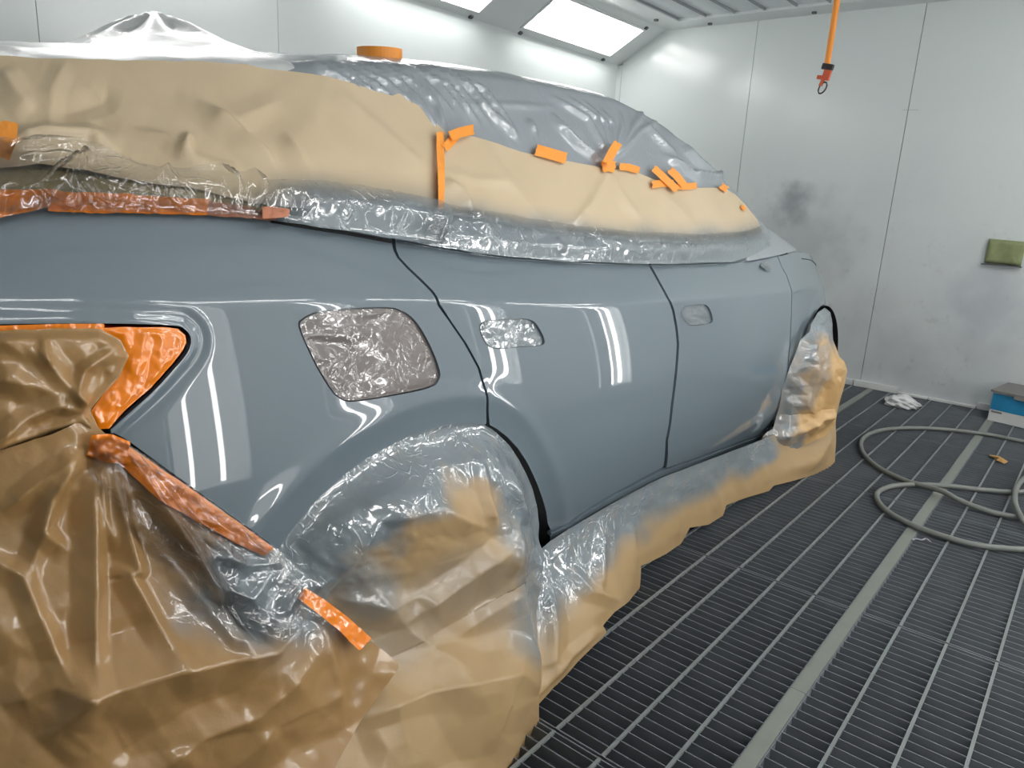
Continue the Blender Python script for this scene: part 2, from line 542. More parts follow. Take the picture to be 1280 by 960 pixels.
M_wall = wall_mat('white_booth_panel', False)
M_wall_far = wall_mat('white_booth_panel_dirty', True)
M_joint = simple('panel_joint', srgb(178, 182, 182), 0.6)
M_frame = simple('white_metal_frame', srgb(214, 218, 218), 0.4)
M_filter = simple('ceiling_filter_fleece', srgb(222, 226, 228), 0.9, noise=0.08, nscale=5, bump=0.3, bscale=90)
M_rib = simple('filter_rib_metal', srgb(146, 150, 153), 0.5)
M_clip = simple('dark_clip', srgb(84, 86, 88), 0.5)
M_steel = simple('galvanised_steel_top', srgb(130, 136, 136), 0.5, metal=0.2, noise=0.15, nscale=20)
M_bar = simple('grating_bar_steel', srgb(112, 118, 124), 0.55, metal=0.2, noise=0.3, nscale=12)
M_strip = simple('flat_support_strip', srgb(128, 133, 126), 0.55, metal=0.1, noise=0.12, nscale=9, bump=0.1)
M_pit = simple('pit_filter', srgb(66, 69, 74), 0.9, noise=0.3, nscale=6)
M_hose = simple('grey_rubber_hose', srgb(118, 122, 118), 0.5, noise=0.12, nscale=30)
M_pad = simple('olive_green_pad', srgb(126, 134, 96), 0.9, noise=0.25, nscale=22, bump=0.4, bscale=120)
M_blue = simple('blue_carton_print', srgb(38, 128, 172), 0.5, noise=0.2, nscale=14)
M_white_card = simple('white_carton', srgb(206, 208, 206), 0.6, noise=0.08)
M_grey_card = simple('grey_carton_lid', srgb(122, 120, 118), 0.7, noise=0.15)
M_plastic = simple('crumpled_white_film', srgb(205, 206, 206), 0.25, noise=0.1, bump=0.5, bscale=25)
M_strap = simple('orange_webbing', srgb(250, 156, 62), 0.6, bump=0.3, bscale=300)
M_buckle = simple('red_orange_buckle', srgb(196, 84, 50), 0.4)
M_ring = simple('dark_steel_ring', srgb(70, 66, 64), 0.35, metal=0.8)
M_leaf = simple('brown_scrap', srgb(170, 130, 74), 0.7, noise=0.3, nscale=40)
M_lint = simple('pale_lint', srgb(150, 150, 160), 0.8)


def emit(name, s, col=(1, 0.99, 0.97)):
    M, nt, N, L, B = mat(name)
    e = N.new('ShaderNodeEmission'); e.inputs[0].default_value = col + (1,); e.inputs[1].default_value = s
    L.new(e.outputs[0], N['Material Output'].inputs['Surface'])
    return M


M_tube = emit('fluorescent_tube', TUBE_POWER)
M_lit = emit('lit_lamp_housing', PANEL_POWER)
M_tube_wall = emit('fluorescent_tube_upright', 22.0)
M_lit_wall = emit('lit_upright_housing', 2.2)
M_glass, _nt, _N, _L, _B = mat('lamp_glass')
_t = _N.new('ShaderNodeBsdfTransparent'); _g = _N.new('ShaderNodeBsdfGlossy'); _g.inputs['Roughness'].default_value = 0.05
_f = _N.new('ShaderNodeMixShader'); _f.inputs[0].default_value = 0.05
_L.new(_t.outputs[0], _f.inputs[1]); _L.new(_g.outputs[0], _f.inputs[2]); _L.new(_f.outputs[0], _N['Material Output'].inputs['Surface'])

# ------------------------------------------------------------------ room shell
XF, XN = 6.045, -2.6            # far wall, near wall
YL, YR = 3.814, -0.75           # left wall, right wall
ZH, ZC = 2.475, 2.727           # top of side walls, ceiling
YLC, YRC = 3.37, -0.306         # where the sloped lamp panels reach the ceiling

# walls: backing slab with separate panels, a few millimetres between them
wall = MB().box((XF + 0.02, YR - 0.1, -0.4), (XF + 0.08, YL + 0.1, ZC + 0.1)).build('wall_far', M_joint); tag(wall, kind='structure')
ed = [YR, 0.17, 1.365, 2.557, 3.772]
for a, b in zip(ed[:-1], ed[1:]):
    MB().box((XF, a + 0.002, 0.0), (XF + 0.02, b - 0.002, ZC)).build('wall_panel', M_wall_far, wall)
MB().box((XF - 0.012, 3.772, 0.0), (XF + 0.02, YL, ZH)).build('corner_post', M_frame, wall)
MB().box((XF - 0.003, 1.30, 2.03), (XF, 1.40, 2.034)).build('patch_edge', M_joint, wall)
wall = MB().box((XN, YL + 0.02, -0.4), (XF + 0.1, YL + 0.08, ZH + 0.1)).build('wall_left', M_joint); tag(wall, kind='structure')
ed = [XN, -1.056, 0.144, 1.344, 2.54, XF]
for a, b in zip(ed[:-1], ed[1:]):
    MB().box((a + 0.0015, YL, 0.0), (b - 0.0015, YL + 0.02, ZH)).build('wall_panel', M_wall, wall)
wall = MB().box((XN, YR - 0.08, -0.4), (XF + 0.1, YR - 0.02, ZH + 0.1)).build('wall_right', M_joint); tag(wall, kind='structure')
for a, b in zip(ed[:-1], ed[1:]):
    MB().box((a + 0.0015, YR - 0.02, 0.0), (b - 0.0015, YR, ZH)).build('wall_panel', M_wall, wall)
wall = MB().box((XN - 0.06, YR - 0.1, -0.4), (XN, YL + 0.1, ZC + 0.1)).build('wall_near', M_wall); tag(wall, kind='structure')
# worn white skirting at the foot of the far wall
bb = MB()
rs = random.Random(3)
yy = YR
while yy < YL - 0.05:
    w = rs.uniform(0.12, 0.4); w = min(w, YL - yy)
    h = rs.uniform(0.012, 0.05)
    bb.obox((XF - rs.uniform(0.012, 0.05), yy, 0.0), (0.05, 0, 0), (rs.uniform(-0.02, 0.02) * 0 , w * 0.97, 0), (0, 0, h))
    yy += w
tag(bb.build('baseboard_far', M_white_card), kind='structure')

ceiling = MB().box((XN, YRC, ZC + 0.03), (XF + 0.1, YLC, ZC + 0.09)).build('ceiling', M_frame); tag(ceiling, kind='structure')
# sloped lamp panels: left and right; built as skins around the lamp openings
lampX = [(-0.52, 0.70), (1.18, 2.40), (2.88, 4.10), (4.58, 5.80)]


def slope(y0, z0, y1, z1, name):
    u = np.array([0, y1 - y0, z1 - z0]); L = np.linalg.norm(u); u /= L
    n = np.array([0, -u[2], u[1]])
    if n[2] < 0: n = -n                      # outward (up)
    mb = MB()
    a0, a1 = 0.13 * L * 1.0, 0.86 * L        # opening across the slope
    O = lambda x, s: np.array([x, y0, z0]) + u * s
    xs = [XN] + [q for p in lampX for q in p] + [XF + 0.05]
    mb.obox(O(XN, -0.02), (XF - XN + 0.05, 0, 0), u * (a0 + 0.02), n * 0.02)
    mb.obox(O(XN, a1), (XF - XN + 0.05, 0, 0), u * (L - a1 + 0.02), n * 0.02)
    for a, b in zip(xs[0::2], xs[1::2]):
        mb.obox(O(a, a0), (b - a, 0, 0), u * (a1 - a0), n * 0.02)
    o = mb.build(name, M_frame, ceiling)
    return O, u, n, a0, a1


def lamp_fixture(O, ux, u, n, a0, a1, length, label, group, clips=True, m_lit=None, m_tube=None):
    """one recessed panel: frame, lit housing, two tubes, glass; ux along its length, u across, n into the wall"""
    t = empty('ceiling_light' if clips else 'wall_light', tuple(O(0, a0)))
    tag(t, label, 'light', group)
    w = a1 - a0
    P = lambda s, c, d: O(0, a0) + ux * s + u * c + n * d
    f = MB(); k = 0.012
    f.obox(P(-k, -k, -0.006), ux * (length + 2 * k), u * k * 1.6, n * 0.02)
    f.obox(P(-k, w - k * 0.6, -0.006), ux * (length + 2 * k), u * k * 1.6, n * 0.02)
    f.obox(P(-k, 0, -0.006), ux * k * 1.6, u * w, n * 0.02)
    f.obox(P(length - k * 0.6, 0, -0.006), ux * k * 1.6, u * w, n * 0.02)
    f.build('frame', M_frame, t)
    MB().obox(P(0, 0, 0.085), ux * length, u * w, n * 0.01).build('lamp_housing', m_lit or M_lit, t)
    sd = MB()
    sd.obox(P(0, 0.0, 0.012), ux * length, u * 0.004, n * 0.08); sd.obox(P(0, w - 0.004, 0.012), ux * length, u * 0.004, n * 0.08)
    sd.obox(P(0, 0, 0.012), ux * 0.004, u * w, n * 0.08); sd.obox(P(length - 0.004, 0, 0.012), ux * 0.004, u * w, n * 0.08)
    sd.build('housing_side', M_frame, t)
    for q in (0.30, 0.70):
        MB().tube([P(0.03, w * q, 0.05), P(length - 0.03, w * q, 0.05)], 0.014, 10).build('tube', m_tube or M_tube, t, True)
    MB().obox(P(0, 0, 0.004), ux * length, u * w, n * 0.003).build('glass_pane', M_glass, t)
    if clips:
        for s, c in ((0.02, -0.05), (length - 0.05, -0.05), (length - 0.03, w + 0.025), (0.02, w + 0.025)):
            MB().obox(P(s, c - 0.012, -0.014), ux * 0.03, u * 0.024, n * 0.016).build('clip', M_clip, t)
    return t


O, u, n, a0, a1 = slope(YL, ZH, YLC, ZC, 'sloped_panel')
ex = np.array([1.0, 0, 0])
LBL = ['rearmost', 'second', 'light panel', 'light panel']
for k, (a, b) in enumerate(lampX):
    lab = ['bright rectangular light panel on left slope behind the camera', 'bright rectangular light panel on left slope above the rear of the car',
           'bright light panel cut by the top edge of the photo, left slope', 'bright white rectangular light panel on left slope nearest the far wall'][k]
    lamp_fixture(lambda x, s, a=a: O(a + x, s), ex, u, n, a0, a1, b - a, lab, 'light panels on the left slope')
O2, u2, n2, b0, b1 = slope(YR, ZH, YRC, ZC, 'sloped_panel')
for k, (a, b) in enumerate(lampX):
    lamp_fixture(lambda x, s, a=a: O2(a + x, s), ex, u2, n2, b0, b1, b - a,
                 ['bright light panel on the right slope behind the camera', 'bright light panel on the right slope above the camera', 'bright light panel on the right slope, second from far wall', 'bright light panel on the right slope nearest the far wall'][k], 'light panels on the right slope')
# upright two-tube lights let into the right wall (they show as the vertical streaks in the paint)
for k, (xc, wd) in enumerate(((0.98, .46), (2.0, .30), (3.28, .30), (4.6, .30))):
    lamp_fixture(lambda x, s, xc=xc: np.array([xc + s, YR + 0.097, 0.24]), np.array([0, 0, 1.0]), ex, np.array([0, -1.0, 0]), 0.0, wd, 1.90,
                 ['upright light panel mirrored as widest streak pair beside the tail lamp', 'upright light panel mirrored as streaks around the fuel flap', 'upright light panel mirrored as streaks beside rear door handle', 'upright light panel mirrored as streaks in middle of rear door'][k], 'upright lights in the right wall', clips=False, m_lit=M_lit_wall, m_tube=M_tube_wall)

# ceiling filters: pleated fleece between ribs, in a flat white border
fx0, fx1, fy0, fy1 = XN + 0.2, 5.80, YRC + 0.22, 3.127
bd = MB()
bd.box((XN, fy1, ZC), (XF, YLC, ZC + 0.03)).box((XN, YRC, ZC), (XF, fy0, ZC + 0.03)).box((fx1, fy0, ZC), (XF, fy1, ZC + 0.03)).box((XN, fy0, ZC), (fx0, fy1, ZC + 0.03))
bd.build('ceiling_border', M_frame, ceiling)
ribs = np.arange(fy1, fy0 - 0.01, -0.238)
for a, b in zip(ribs[:-1], ribs[1:]):
    V = []; F = []
    nn = 9
    for i in range(nn):
        t = i / (nn - 1)
        yv = a + (b - a) * t
        V += [(fx0, yv, ZC + 0.028 - 0.010 * math.sin(math.pi * t)), (fx1, yv, ZC + 0.028 - 0.010 * math.sin(math.pi * t))]
        if i: F.append((2 * i - 2, 2 * i - 1, 2 * i + 1, 2 * i))
    mesh('filter_panel', V, F, M_filter, ceiling)
for a in ribs:
    MB().box((fx0, a - 0.005, ZC + 0.010), (fx1, a + 0.005, ZC + 0.03)).build('filter_rib', M_rib, ceiling)
for (x, y) in ((5.66, 3.25), (5.96, 2.924), (5.955, 2.096), (5.95, 1.20), (5.95, 0.3), (4.4, 3.25)):
    MB().box((x - 0.014, y - 0.014, ZC - 0.014), (x + 0.014, y + 0.014, ZC)).build('clip', M_clip, ceiling)

# ------------------------------------------------------------------ floor: steel gratings over a pit
floor = MB().box((XN, YR, -0.45), (XF, YL, -0.40)).build('floor', M_pit); tag(floor, kind='structure')
jx = [-2.2, -1.03, 0.145, 1.325, 2.49, 3.67, 4.87, XF - 0.01]
jy = [-0.368, 0.451, 1.27, 2.09, 2.91, 3.73]
PITCH, ROD = 0.0398, 0.135
rod_mesh = {}
for i in range(len(jx) - 1):
    for j in range(len(jy) - 1):
        x0, x1 = jx[i] + 0.004, jx[i + 1] - 0.004
        y0, y1 = jy[j] + 0.022, jy[j + 1] - 0.022
        if x1 < -0.1 or y0 > 2.2: continue
        gp = MB()
        gp.box((x0, y0, -0.032), (x0 + 0.004, y1, 0.0)); gp.box((x1 - 0.004, y0, -0.032), (x1, y1, 0.0))
        gp.box((x0, y0, -0.03), (x1, y0 + 0.003, -0.002)); gp.box((x0, y1 - 0.003, -0.03), (x1, y1, -0.002))
        g = gp.build('grating_panel', M_bar, floor)
        bars = MB()
        nb = int((x1 - x0) / PITCH)
        for k in range(1, nb + 1):
            x = x0 + k * (x1 - x0) / (nb + 0.5)
            bars.box((x - 0.0016, y0, -0.034), (x + 0.0016, y1, -0.001))
        tag(bars.build('bearing_bars', M_bar, g), kind='stuff')
        key = round(x1 - x0, 3)
        for k in range(1, 6):
            y = jy[j] + k * 0.8165 / 6 + 0.001
            if key not in rod_mesh:
                o = MB().box((x0, -0.0042, -0.006), (x1, 0.0042, 0.0012)).build('cross_rod', M_steel, g)
                o.location.y = y
                rod_mesh[key] = (o, x0, y)
            else:
                src, sx, sy = rod_mesh[key]
                o = src.copy(); COL.objects.link(o); o.parent = g
                o.location = (x0 - sx, y, 0)
for y in jy + [-0.735]:
    for a, b in ((jx[2], 1.915), (1.917, 3.9), (3.902, XF - 0.01)):
        MB().box((a, y - 0.021, -0.05), (b, y + 0.021, 0.001)).build('support_strip', M_strip, floor)
        MB().box((a, y - 0.0185, 0.001), (b, y + 0.0185, 0.0022)).build('cover_strip', M_strip, floor)

# ------------------------------------------------------------------ car body form
YC = 2.07                                                                             # centre line
zc = curve([-.2, .32, .74, 1.145, 1.45, 1.72, 2.0, 2.4, 3.42, 3.9, 4.4, 4.8], [1.112, 1.108, 1.093, 1.066, 1.034, 1.010, .996, .978, .937, .915, .885, .85])
zb = curve([-.2, .37, .6, .81, 1.11, 1.53, 2.28, 3.04, 3.4, 3.68, 3.9, 4.2, 4.55, 4.8], [1.238, 1.237, 1.232, 1.224, 1.188, 1.142, 1.098, 1.078, 1.09, 1.1, 1.09, 1.045, .96, .88])
zr = curve([-.2, .5, 1.0, 1.25, 1.5, 1.87, 2.3, 2.65, 3.07, 3.5, 3.83, 4.1], [1.36, 1.445, 1.52, 1.56, 1.597, 1.622, 1.63, 1.585, 1.46, 1.30, 1.15, 1.10])
yr = curve([-.2, .3, 1.0, 2.2, 3.0, 3.8, 4.1], [1.56, 1.50, 1.48, 1.48, 1.44, 1.39, 1.40])
yp = curve([-.4, .0, .3, .55, .9, 1.5, 3.3, 4.0, 4.5, 4.8], [1.42, 1.22, 1.14, 1.105, 1.09, 1.085, 1.085, 1.13, 1.27, 1.45])
low = curve([-.4, -.1, 0, .2, .42, .6, .8, 1.0, 1.25], [.16, .085, .055, .016, 0, .004, .018, .040, .074])
ARCH_F = [(4.0 + 0.44 * math.cos(math.radians(a)), 0.385 + 0.44 * math.sin(math.radians(a))) for a in range(190, -15, -10)]

def body(x, z, detail=True):
    x = np.asarray(x, float); z = np.asarray(z, float)
    c, b, r = zc(x), zb(x), zr(x)
    base = yp(x)
    lo = low((z - .30) / (c - .30))
    w = (z - c) / np.maximum(b - c, .03)
    hi = .040 + .085 * w
    d = hi - lo
    y = base + .5 * (hi + lo + np.sqrt(d * d + .003 ** 2))
    q = (z - b) / np.maximum(r - b, .03)
    yb = base + .125
    gl = yb + (yr(x) - yb) * q
    y = np.where(z > b, gl, y) if not detail else np.where(z > b, np.where(q < 0.06, y + (gl - y) * np.clip(q / 0.06, 0, 1), gl), y)
    if detail:
        shp = np.broadcast(x, z).shape
        P = np.stack([np.broadcast_to(x, shp).ravel(), np.broadcast_to(z, shp).ravel()], 1)
        f = np.zeros(len(P))
        k = (P[:, 0] > .35) & (P[:, 0] < 1.85) & (P[:, 1] < .98)
        if k.any():
            dd = line_dist(P[k], ARCH_R)
            u = .064 - dd
            f[k] += .11 * .5 * (u + np.sqrt(u * u + .003 ** 2)) - .004 * np.exp(-((dd - .068) / .03) ** 2)
        k = (P[:, 0] > 3.3) & (P[:, 1] < 1.0)
        if k.any():
            dd = line_dist(P[k], ARCH_F)
            f[k] -= .003 * (1 - sstep(.045, .09, dd))
        k = (P[:, 0] < .75) & (P[:, 1] > .8)
        if k.any():
            dd = line_dist(P[k], TAIL)
            f[k] += .0030 * np.exp(-((dd - .020) / .009) ** 2) - .002 * np.exp(-((dd - .002) / .008) ** 2)
        y = y + f.reshape(shp)
    return y


plain = lambda x, z: body(x, z, False)
arch_edge = [(603, 531), (588, 530), (570, 531), (545, 536), (522, 543), (500, 553), (460, 575), (440, 589), (420, 606), (402, 623), (385, 642), (367, 665), (351, 688)]
_a = [(330, 720), (340, 704)] + arch_edge[::-1] + [(615, 532), (637, 547), (650, 561), (660, 576), (668, 592), (675, 608), (681, 625), (685, 640), (688, 670), (688, 700)]
ARCH_R = catmull(on_guide(np.array(_a, float), plain)[:, [0, 2]], 3)
LAMP_PX = [(-70, 407), (0, 405), (110, 404), (180, 405), (220, 407), (230, 411), (237, 419), (238, 430), (232, 443), (218, 460), (192, 488), (160, 517), (132, 542)]
TAIL = catmull(on_guide(np.array(LAMP_PX, float), plain)[:, [0, 2]], 5)
car = empty('car', (2.2, YC, 0.0))
tag(car, 'grey freshly painted crossover car masked with brown paper and film', 'car')


def panel(name, outline_px, holes=(), step=.009, xz=False, depth=.016, mat_=M_paint, surf=body, off=0.0):
    loops = []
    for L in [outline_px] + list(holes):
        if xz: loops.append(np.array(L, float))
        else:
            P = on_guide(np.array(L, float), plain)
            loops.append(P[:, [0, 2]])
    P2, Q, _ = region(loops, step)
    y = surf(P2[:, 0], P2[:, 1]) + off
    V = np.stack([P2[:, 0], y, P2[:, 1]], 1)
    Nn = guide_normals(V, surf)
    Q = Q[:, ::-1]
    # make the winding face the viewer's side (-y)
    e1 = V[Q[:, 1]] - V[Q[:, 0]]; e2 = V[Q[:, 2]] - V[Q[:, 0]]
    if np.cross(e1, e2)[:, 1].mean() > 0: Q = Q[:, ::-1]
    # rolled-in edge
    E = {}
    for f in Q:
        for a, b in zip(f, np.roll(f, -1)):
            if a == b: continue
            if (b, a) in E: del E[(b, a)]
            else: E[(a, b)] = 1
    nV = len(V)
    V2, N2, F2 = [], [], []
    for (a, b) in E:
        if np.linalg.norm(V[a] - V[b]) < 1e-6: continue
        k = nV + len(V2)
        t = V[b] - V[a]; t /= np.linalg.norm(t) + 1e-12
        nn = np.cross(t, Nn[a]); nn /= np.linalg.norm(nn) + 1e-12
        V2 += [V[a], V[b], V[b] - Nn[b] * depth, V[a] - Nn[a] * depth]
        N2 += [nn] * 4
        F2.append((k + 1, k, k + 3, k + 2))
    V = np.concatenate([V, np.array(V2)]); Nn = np.concatenate([Nn, np.array(N2)])
    F = [tuple(dict.fromkeys(f)) for f in Q.tolist()]
    F = [f for f in F if len(f) >= 3] + F2
    return mesh(name, V, F, mat_, car, True, normals=Nn)


def rnd(pts, n=6):
    return catmull(pts, n, True)


FLAP = rnd([(373, 408), (378, 398), (395, 390), (430, 386), (480, 384), (502, 388), (520, 402), (537, 430), (549, 460), (549, 474), (538, 484), (500, 493), (445, 502), (424, 498), (408, 480), (389, 446)])
HAND1 = rnd([(599, 412), (602, 403), (615, 400), (650, 398), (666, 401), (675, 412), (681, 426), (676, 432), (650, 434), (622, 436), (608, 431)], 5)
HAND2 = rnd([(851, 391), (856, 383), (868, 381), (882, 381), (888, 388), (891, 401), (884, 405), (864, 407), (856, 402)], 5)
QUARTER = [(-70, 246), (0, 250), (100, 252), (200, 256), (270, 260), (340, 266), (415, 276), (487, 290), (490, 302), (491, 311), (496, 322), (508, 335), (524, 350), (538, 364), (543, 371), (547, 382), (560, 400), (580, 429), (597, 460), (606, 495), (611, 531)] + arch_edge + [(346, 685), (300, 652), (250, 616), (200, 580), (158, 549), (142, 541), ] + [tuple(p) for p in catmull(LAMP_PX[::-1], 3)]
panel('quarter_panel', QUARTER, [FLAP], step=.005)
DOOR1 = [(493, 290), (560, 300), (640, 312), (730, 318), (810, 321), (811, 332), (822, 352), (834, 374), (840, 388), (844, 410), (846, 430), (843, 470), (838, 510), (832, 550), (829, 584), (810, 594), (790, 605), (765, 618), (740, 633), (715, 649), (691, 665), (687, 655), (685, 640), (681, 625), (675, 608), (668, 592), (660, 576), (650, 561), (637, 547), (624, 537), (615, 532), (612, 515), (609, 495), (600, 460), (583, 429), (563, 400), (550, 380), (546, 370), (541, 363), (527, 349), (511, 334), (499, 321), (495, 311)]
panel('rear_door', DOOR1, [HAND1], step=.007)
DOOR2 = [(814, 332), (813, 321), (860, 320), (920, 318), (945, 312), (962, 304), (968, 314), (976, 332), (983, 345), (988, 360), (989, 385), (988, 410), (985, 450), (980, 490), (972, 520), (962, 540), (950, 543), (920, 554), (880, 569), (833, 585), (835, 550), (841, 510), (846, 470), (849, 430), (847, 410), (843, 388), (837, 374), (825, 352)]
panel('front_door', DOOR2, [HAND2])
zs = np.linspace(1.005, .34, 24)
g3 = on_guide(np.array([(968.3, 313.5), (976.7, 331.7), (983.8, 344.8), (988.8, 360), (989.8, 385), (988.8, 410), (985.8, 450), (980.8, 490), (972.8, 520)], float), plain)[:, [0, 2]]
fr = [tuple(p) for p in g3]
fr += [(3.50, .34), (3.575, .36)]
fr += [(4.0 + .44 * math.cos(math.radians(a)), .385 + .44 * math.sin(math.radians(a))) for a in range(175, 0, -6)]
fr += [(4.44, .36), (4.60, .42), (4.72, .60), (4.76, .80)]
fr += [(x, float(zb(x)) - .001) for x in np.linspace(4.74, float(g3[0, 0]) + .03, 24)]
panel('front_fender', fr, xz=True, step=.012)
RO = [(690, 669), (715, 653), (740, 637), (765, 622), (790, 609), (810, 598), (832, 588), (880, 572), (920, 557), (950, 546), (964, 541), (966, 546), (950, 552), (920, 563), (880, 578), (834, 596), (810, 606), (790, 617), (765, 630), (740, 646), (715, 662), (690, 678)]
panel('rocker_trim', RO, step=.006)
BUMP = [(346, 692), (300, 658), (250, 622), (200, 586), (158, 556), (140, 548), (60, 560), (-70, 560), (-70, 700), (60, 800), (200, 800), (330, 720)]
panel('rear_bumper', BUMP, step=.02, off=.008)
LAMP = [(128, 541), (156, 514), (188, 485), (214, 458), (228, 440), (233, 428), (231, 417), (215, 410), (110, 408), (0, 409), (-70, 411), (-70, 560), (60, 556)]
M_lens = simple('red_lamp_lens', srgb(120, 24, 18), 0.1, coat=1)
panel('tail_lamp', LAMP, step=.02, off=.012, mat_=M_lens)

sl = on_guide(np.array([(338, 277), (380, 283), (430, 291), (488, 302)], float), body)
MB().tube(sl + np.array([0, -.003, .0]), [.002, .004, .0035, .0035], 8).build('window_seal', M_dark, car, True)
sl = on_guide(np.array([(496, 302), (560, 313), (640, 324), (730, 329), (812, 332), (870, 331), (920, 329), (945, 321), (962, 311)], float), body)
MB().tube(sl + np.array([0, -.002, .0]), .0022, 8).build('window_seal', M_paint, car, True)
M_shade_band = simple('olive_grey_shade', srgb(152, 140, 106), 0.4)  # shade below the window paper, put into the colour of an added band
panel('shade_band', [(-70, 196), (0, 196), (100, 200), (200, 214), (300, 232), (345, 250), (345, 265), (270, 259), (200, 255), (100, 251), (0, 249), (-70, 245)], step=.012, off=.002, mat_=M_shade_band, surf=plain)
# dark inner shell seen only through the panel gaps
X, Z = np.meshgrid(np.linspace(-.15, 4.7, 98), np.linspace(.26, 1, 24), indexing='ij')
Zt = .26 + (Z - .26) / .74 * (zb(X) - .01 - .26)
Yt = plain(X, Zt) + .05
V = np.stack([X.ravel(), Yt.ravel(), Zt.ravel()], 1)
idx = np.arange(98 * 24).reshape(98, 24)
Q = np.stack([idx[:-1, :-1], idx[1:, :-1], idx[1:, 1:], idx[:-1, 1:]], -1).reshape(-1, 4)
mid = V[Q].mean(1)
hole = (np.hypot(mid[:, 0] - 4.0, mid[:, 2] - .385) < .43)
mesh('inner_body', V, Q[~hole], M_dark, car)
# front arch liner: rolled black plastic inside the front opening
V, F = [], []
for i, a in enumerate(range(200, -25, -5)):
    for k, (rr, yy) in enumerate(((.438, .012), (.436, .05), (.425, .25), (.2, .26))):
        xx, zz = 4.0 + rr * math.cos(math.radians(a)), .385 + rr * math.sin(math.radians(a))
        V.append((xx, float(plain(np.array([4.0]), np.array([.6]))[0]) + yy, zz))
    if i:
        for k in range(3): F.append((i * 4 - 4 + k, i * 4 + k, i * 4 + k + 1, i * 4 - 3 + k))
mesh('wheel_arch_liner', V, F, M_liner, car)
# rear arch: black rubber edge strip along the opening
re = on_guide(np.array([(612, 531), (624, 537), (637, 547), (650, 561), (660, 576), (668, 592), (675, 608), (681, 625), (685, 640), (687, 655), (686, 684)], float), plain)
V, F = [], []
for i, p in enumerate(re):
    inward = np.array([1.15 - p[0], 0, .35 - p[2]]); inward /= np.linalg.norm(inward)
    wdt = .028 * math.sin(math.pi * min(1, .12 + .8 * i / (len(re) - 1)))
    V += [p + np.array([0, .010, 0]), p + inward * wdt + np.array([0, .03, 0])]
    if i: F.append((2 * i - 2, 2 * i, 2 * i + 1, 2 * i - 1))
mesh('wheel_arch_liner', V, F, M_liner, car)
# underbody, bonnet, cabin shell
MB().box((.1, 1.32, .17), (4.7, 2.82, .34)).build('underbody', M_dark, car)
MB().box((.05, 2.95, .2), (4.7, 3.0, 1.1)).build('far_side', M_paint, car)
MB().box((.05, 1.45, .3), (.09, 2.95, 1.2)).build('tailgate', M_paint, car)


def cabin_section(x, n=44, off=0.0):
    """points of the cabin skin at x, near belt -> roof -> far belt"""
    r, yy = float(zr(x)), float(yr(x))
    b = float(zb(x)); yb_ = float(yp(x)) + .125
    crown = .075 if x < 2.6 else .075 - .025 * min(1, (x - 2.6) / 1.0)
    half = [(yb_, b), (yb_ + (yy - yb_) * .5, b + (r - b) * .5 ), (yy - .012, r - .035), (yy + .035, r + .012), (yy + .16, r + .045), (YC - .2, r + crown - .006), (YC, r + crown)]
    pts = half + [(2 * YC - a, c) for a, c in half[-2::-1]]
    d = catmull(pts, 10)
    L = np.concatenate([[0], np.cumsum(np.hypot(*np.diff(d, axis=0).T))])
    s = np.linspace(0, L[-1], n)
    o = np.stack([np.interp(s, L, d[:, 0]), np.interp(s, L, d[:, 1])], 1)
    t = np.gradient(o, axis=0); t /= np.linalg.norm(t, axis=1)[:, None]
    nn = np.stack([-t[:, 1], t[:, 0]], 1)
    if nn[0, 0] > 0: nn = -nn
    return o + nn * off, nn


def cabin(x0, x1, nx, ns, off, s0=0, s1=None):
    P = []; Nn = []
    for x in np.linspace(x0, x1, nx):
        o, nn = cabin_section(x, ns, off)
        o = o[s0:s1]; nn = nn[s0:s1]
        P.append(np.c_[np.full(len(o), x), o]); Nn.append(np.c_[np.zeros(len(o)), nn])
    P = np.array(P); k = P.shape[1]
    idx = np.arange(nx * k).reshape(nx, k)
    Q = np.stack([idx[:-1, :-1], idx[1:, :-1], idx[1:, 1:], idx[:-1, 1:]], -1).reshape(-1, 4)
    return P.reshape(-1, 3), np.array(Nn).reshape(-1, 3), Q


P, Nn, Q = cabin(.1, 3.7, 60, 60, -.02)
mesh('cabin_shell', P, Q, M_dark, car)
P, Nn, Q = cabin(3.58, 4.02, 24, 60, -.004)
mesh('cowl', P, Q, M_paint, car)
V, F = [], []
xs = np.linspace(3.10, 4.80, 40); vs = np.linspace(0, 1, 25)
for i, x in enumerate(xs):
    y0 = float(body(np.array([x]), np.array([float(zb(x)) - .004]))[0]); z0 = float(zb(x)) - .004
    for j, v in enumerate(vs):
        y = y0 + v * (2 * (YC - y0))
        V.append((x, y, z0 + (.034 + .004 * max(0, x - 3.5)) * max(0, math.sin(math.pi * v)) ** .6))
        if i and j: F.append(((i - 1) * 25 + j - 1, i * 25 + j - 1, i * 25 + j, (i - 1) * 25 + j))
mesh('bonnet', V, F, M_paint, car)
seam = on_guide(np.array([(989, 312), (995, 317), (1003, 320), (1015, 324)], float), plain)
sx = np.linspace(3.78, 4.45, 12)
sp = [(x, float(body(np.array([x]), np.array([float(zb(x)) - .03]))[0]) - .001, float(zb(x)) - .03) for x in sx]
MB().tube(sp, .0025, 6).build('bonnet_gap', M_dark, car)


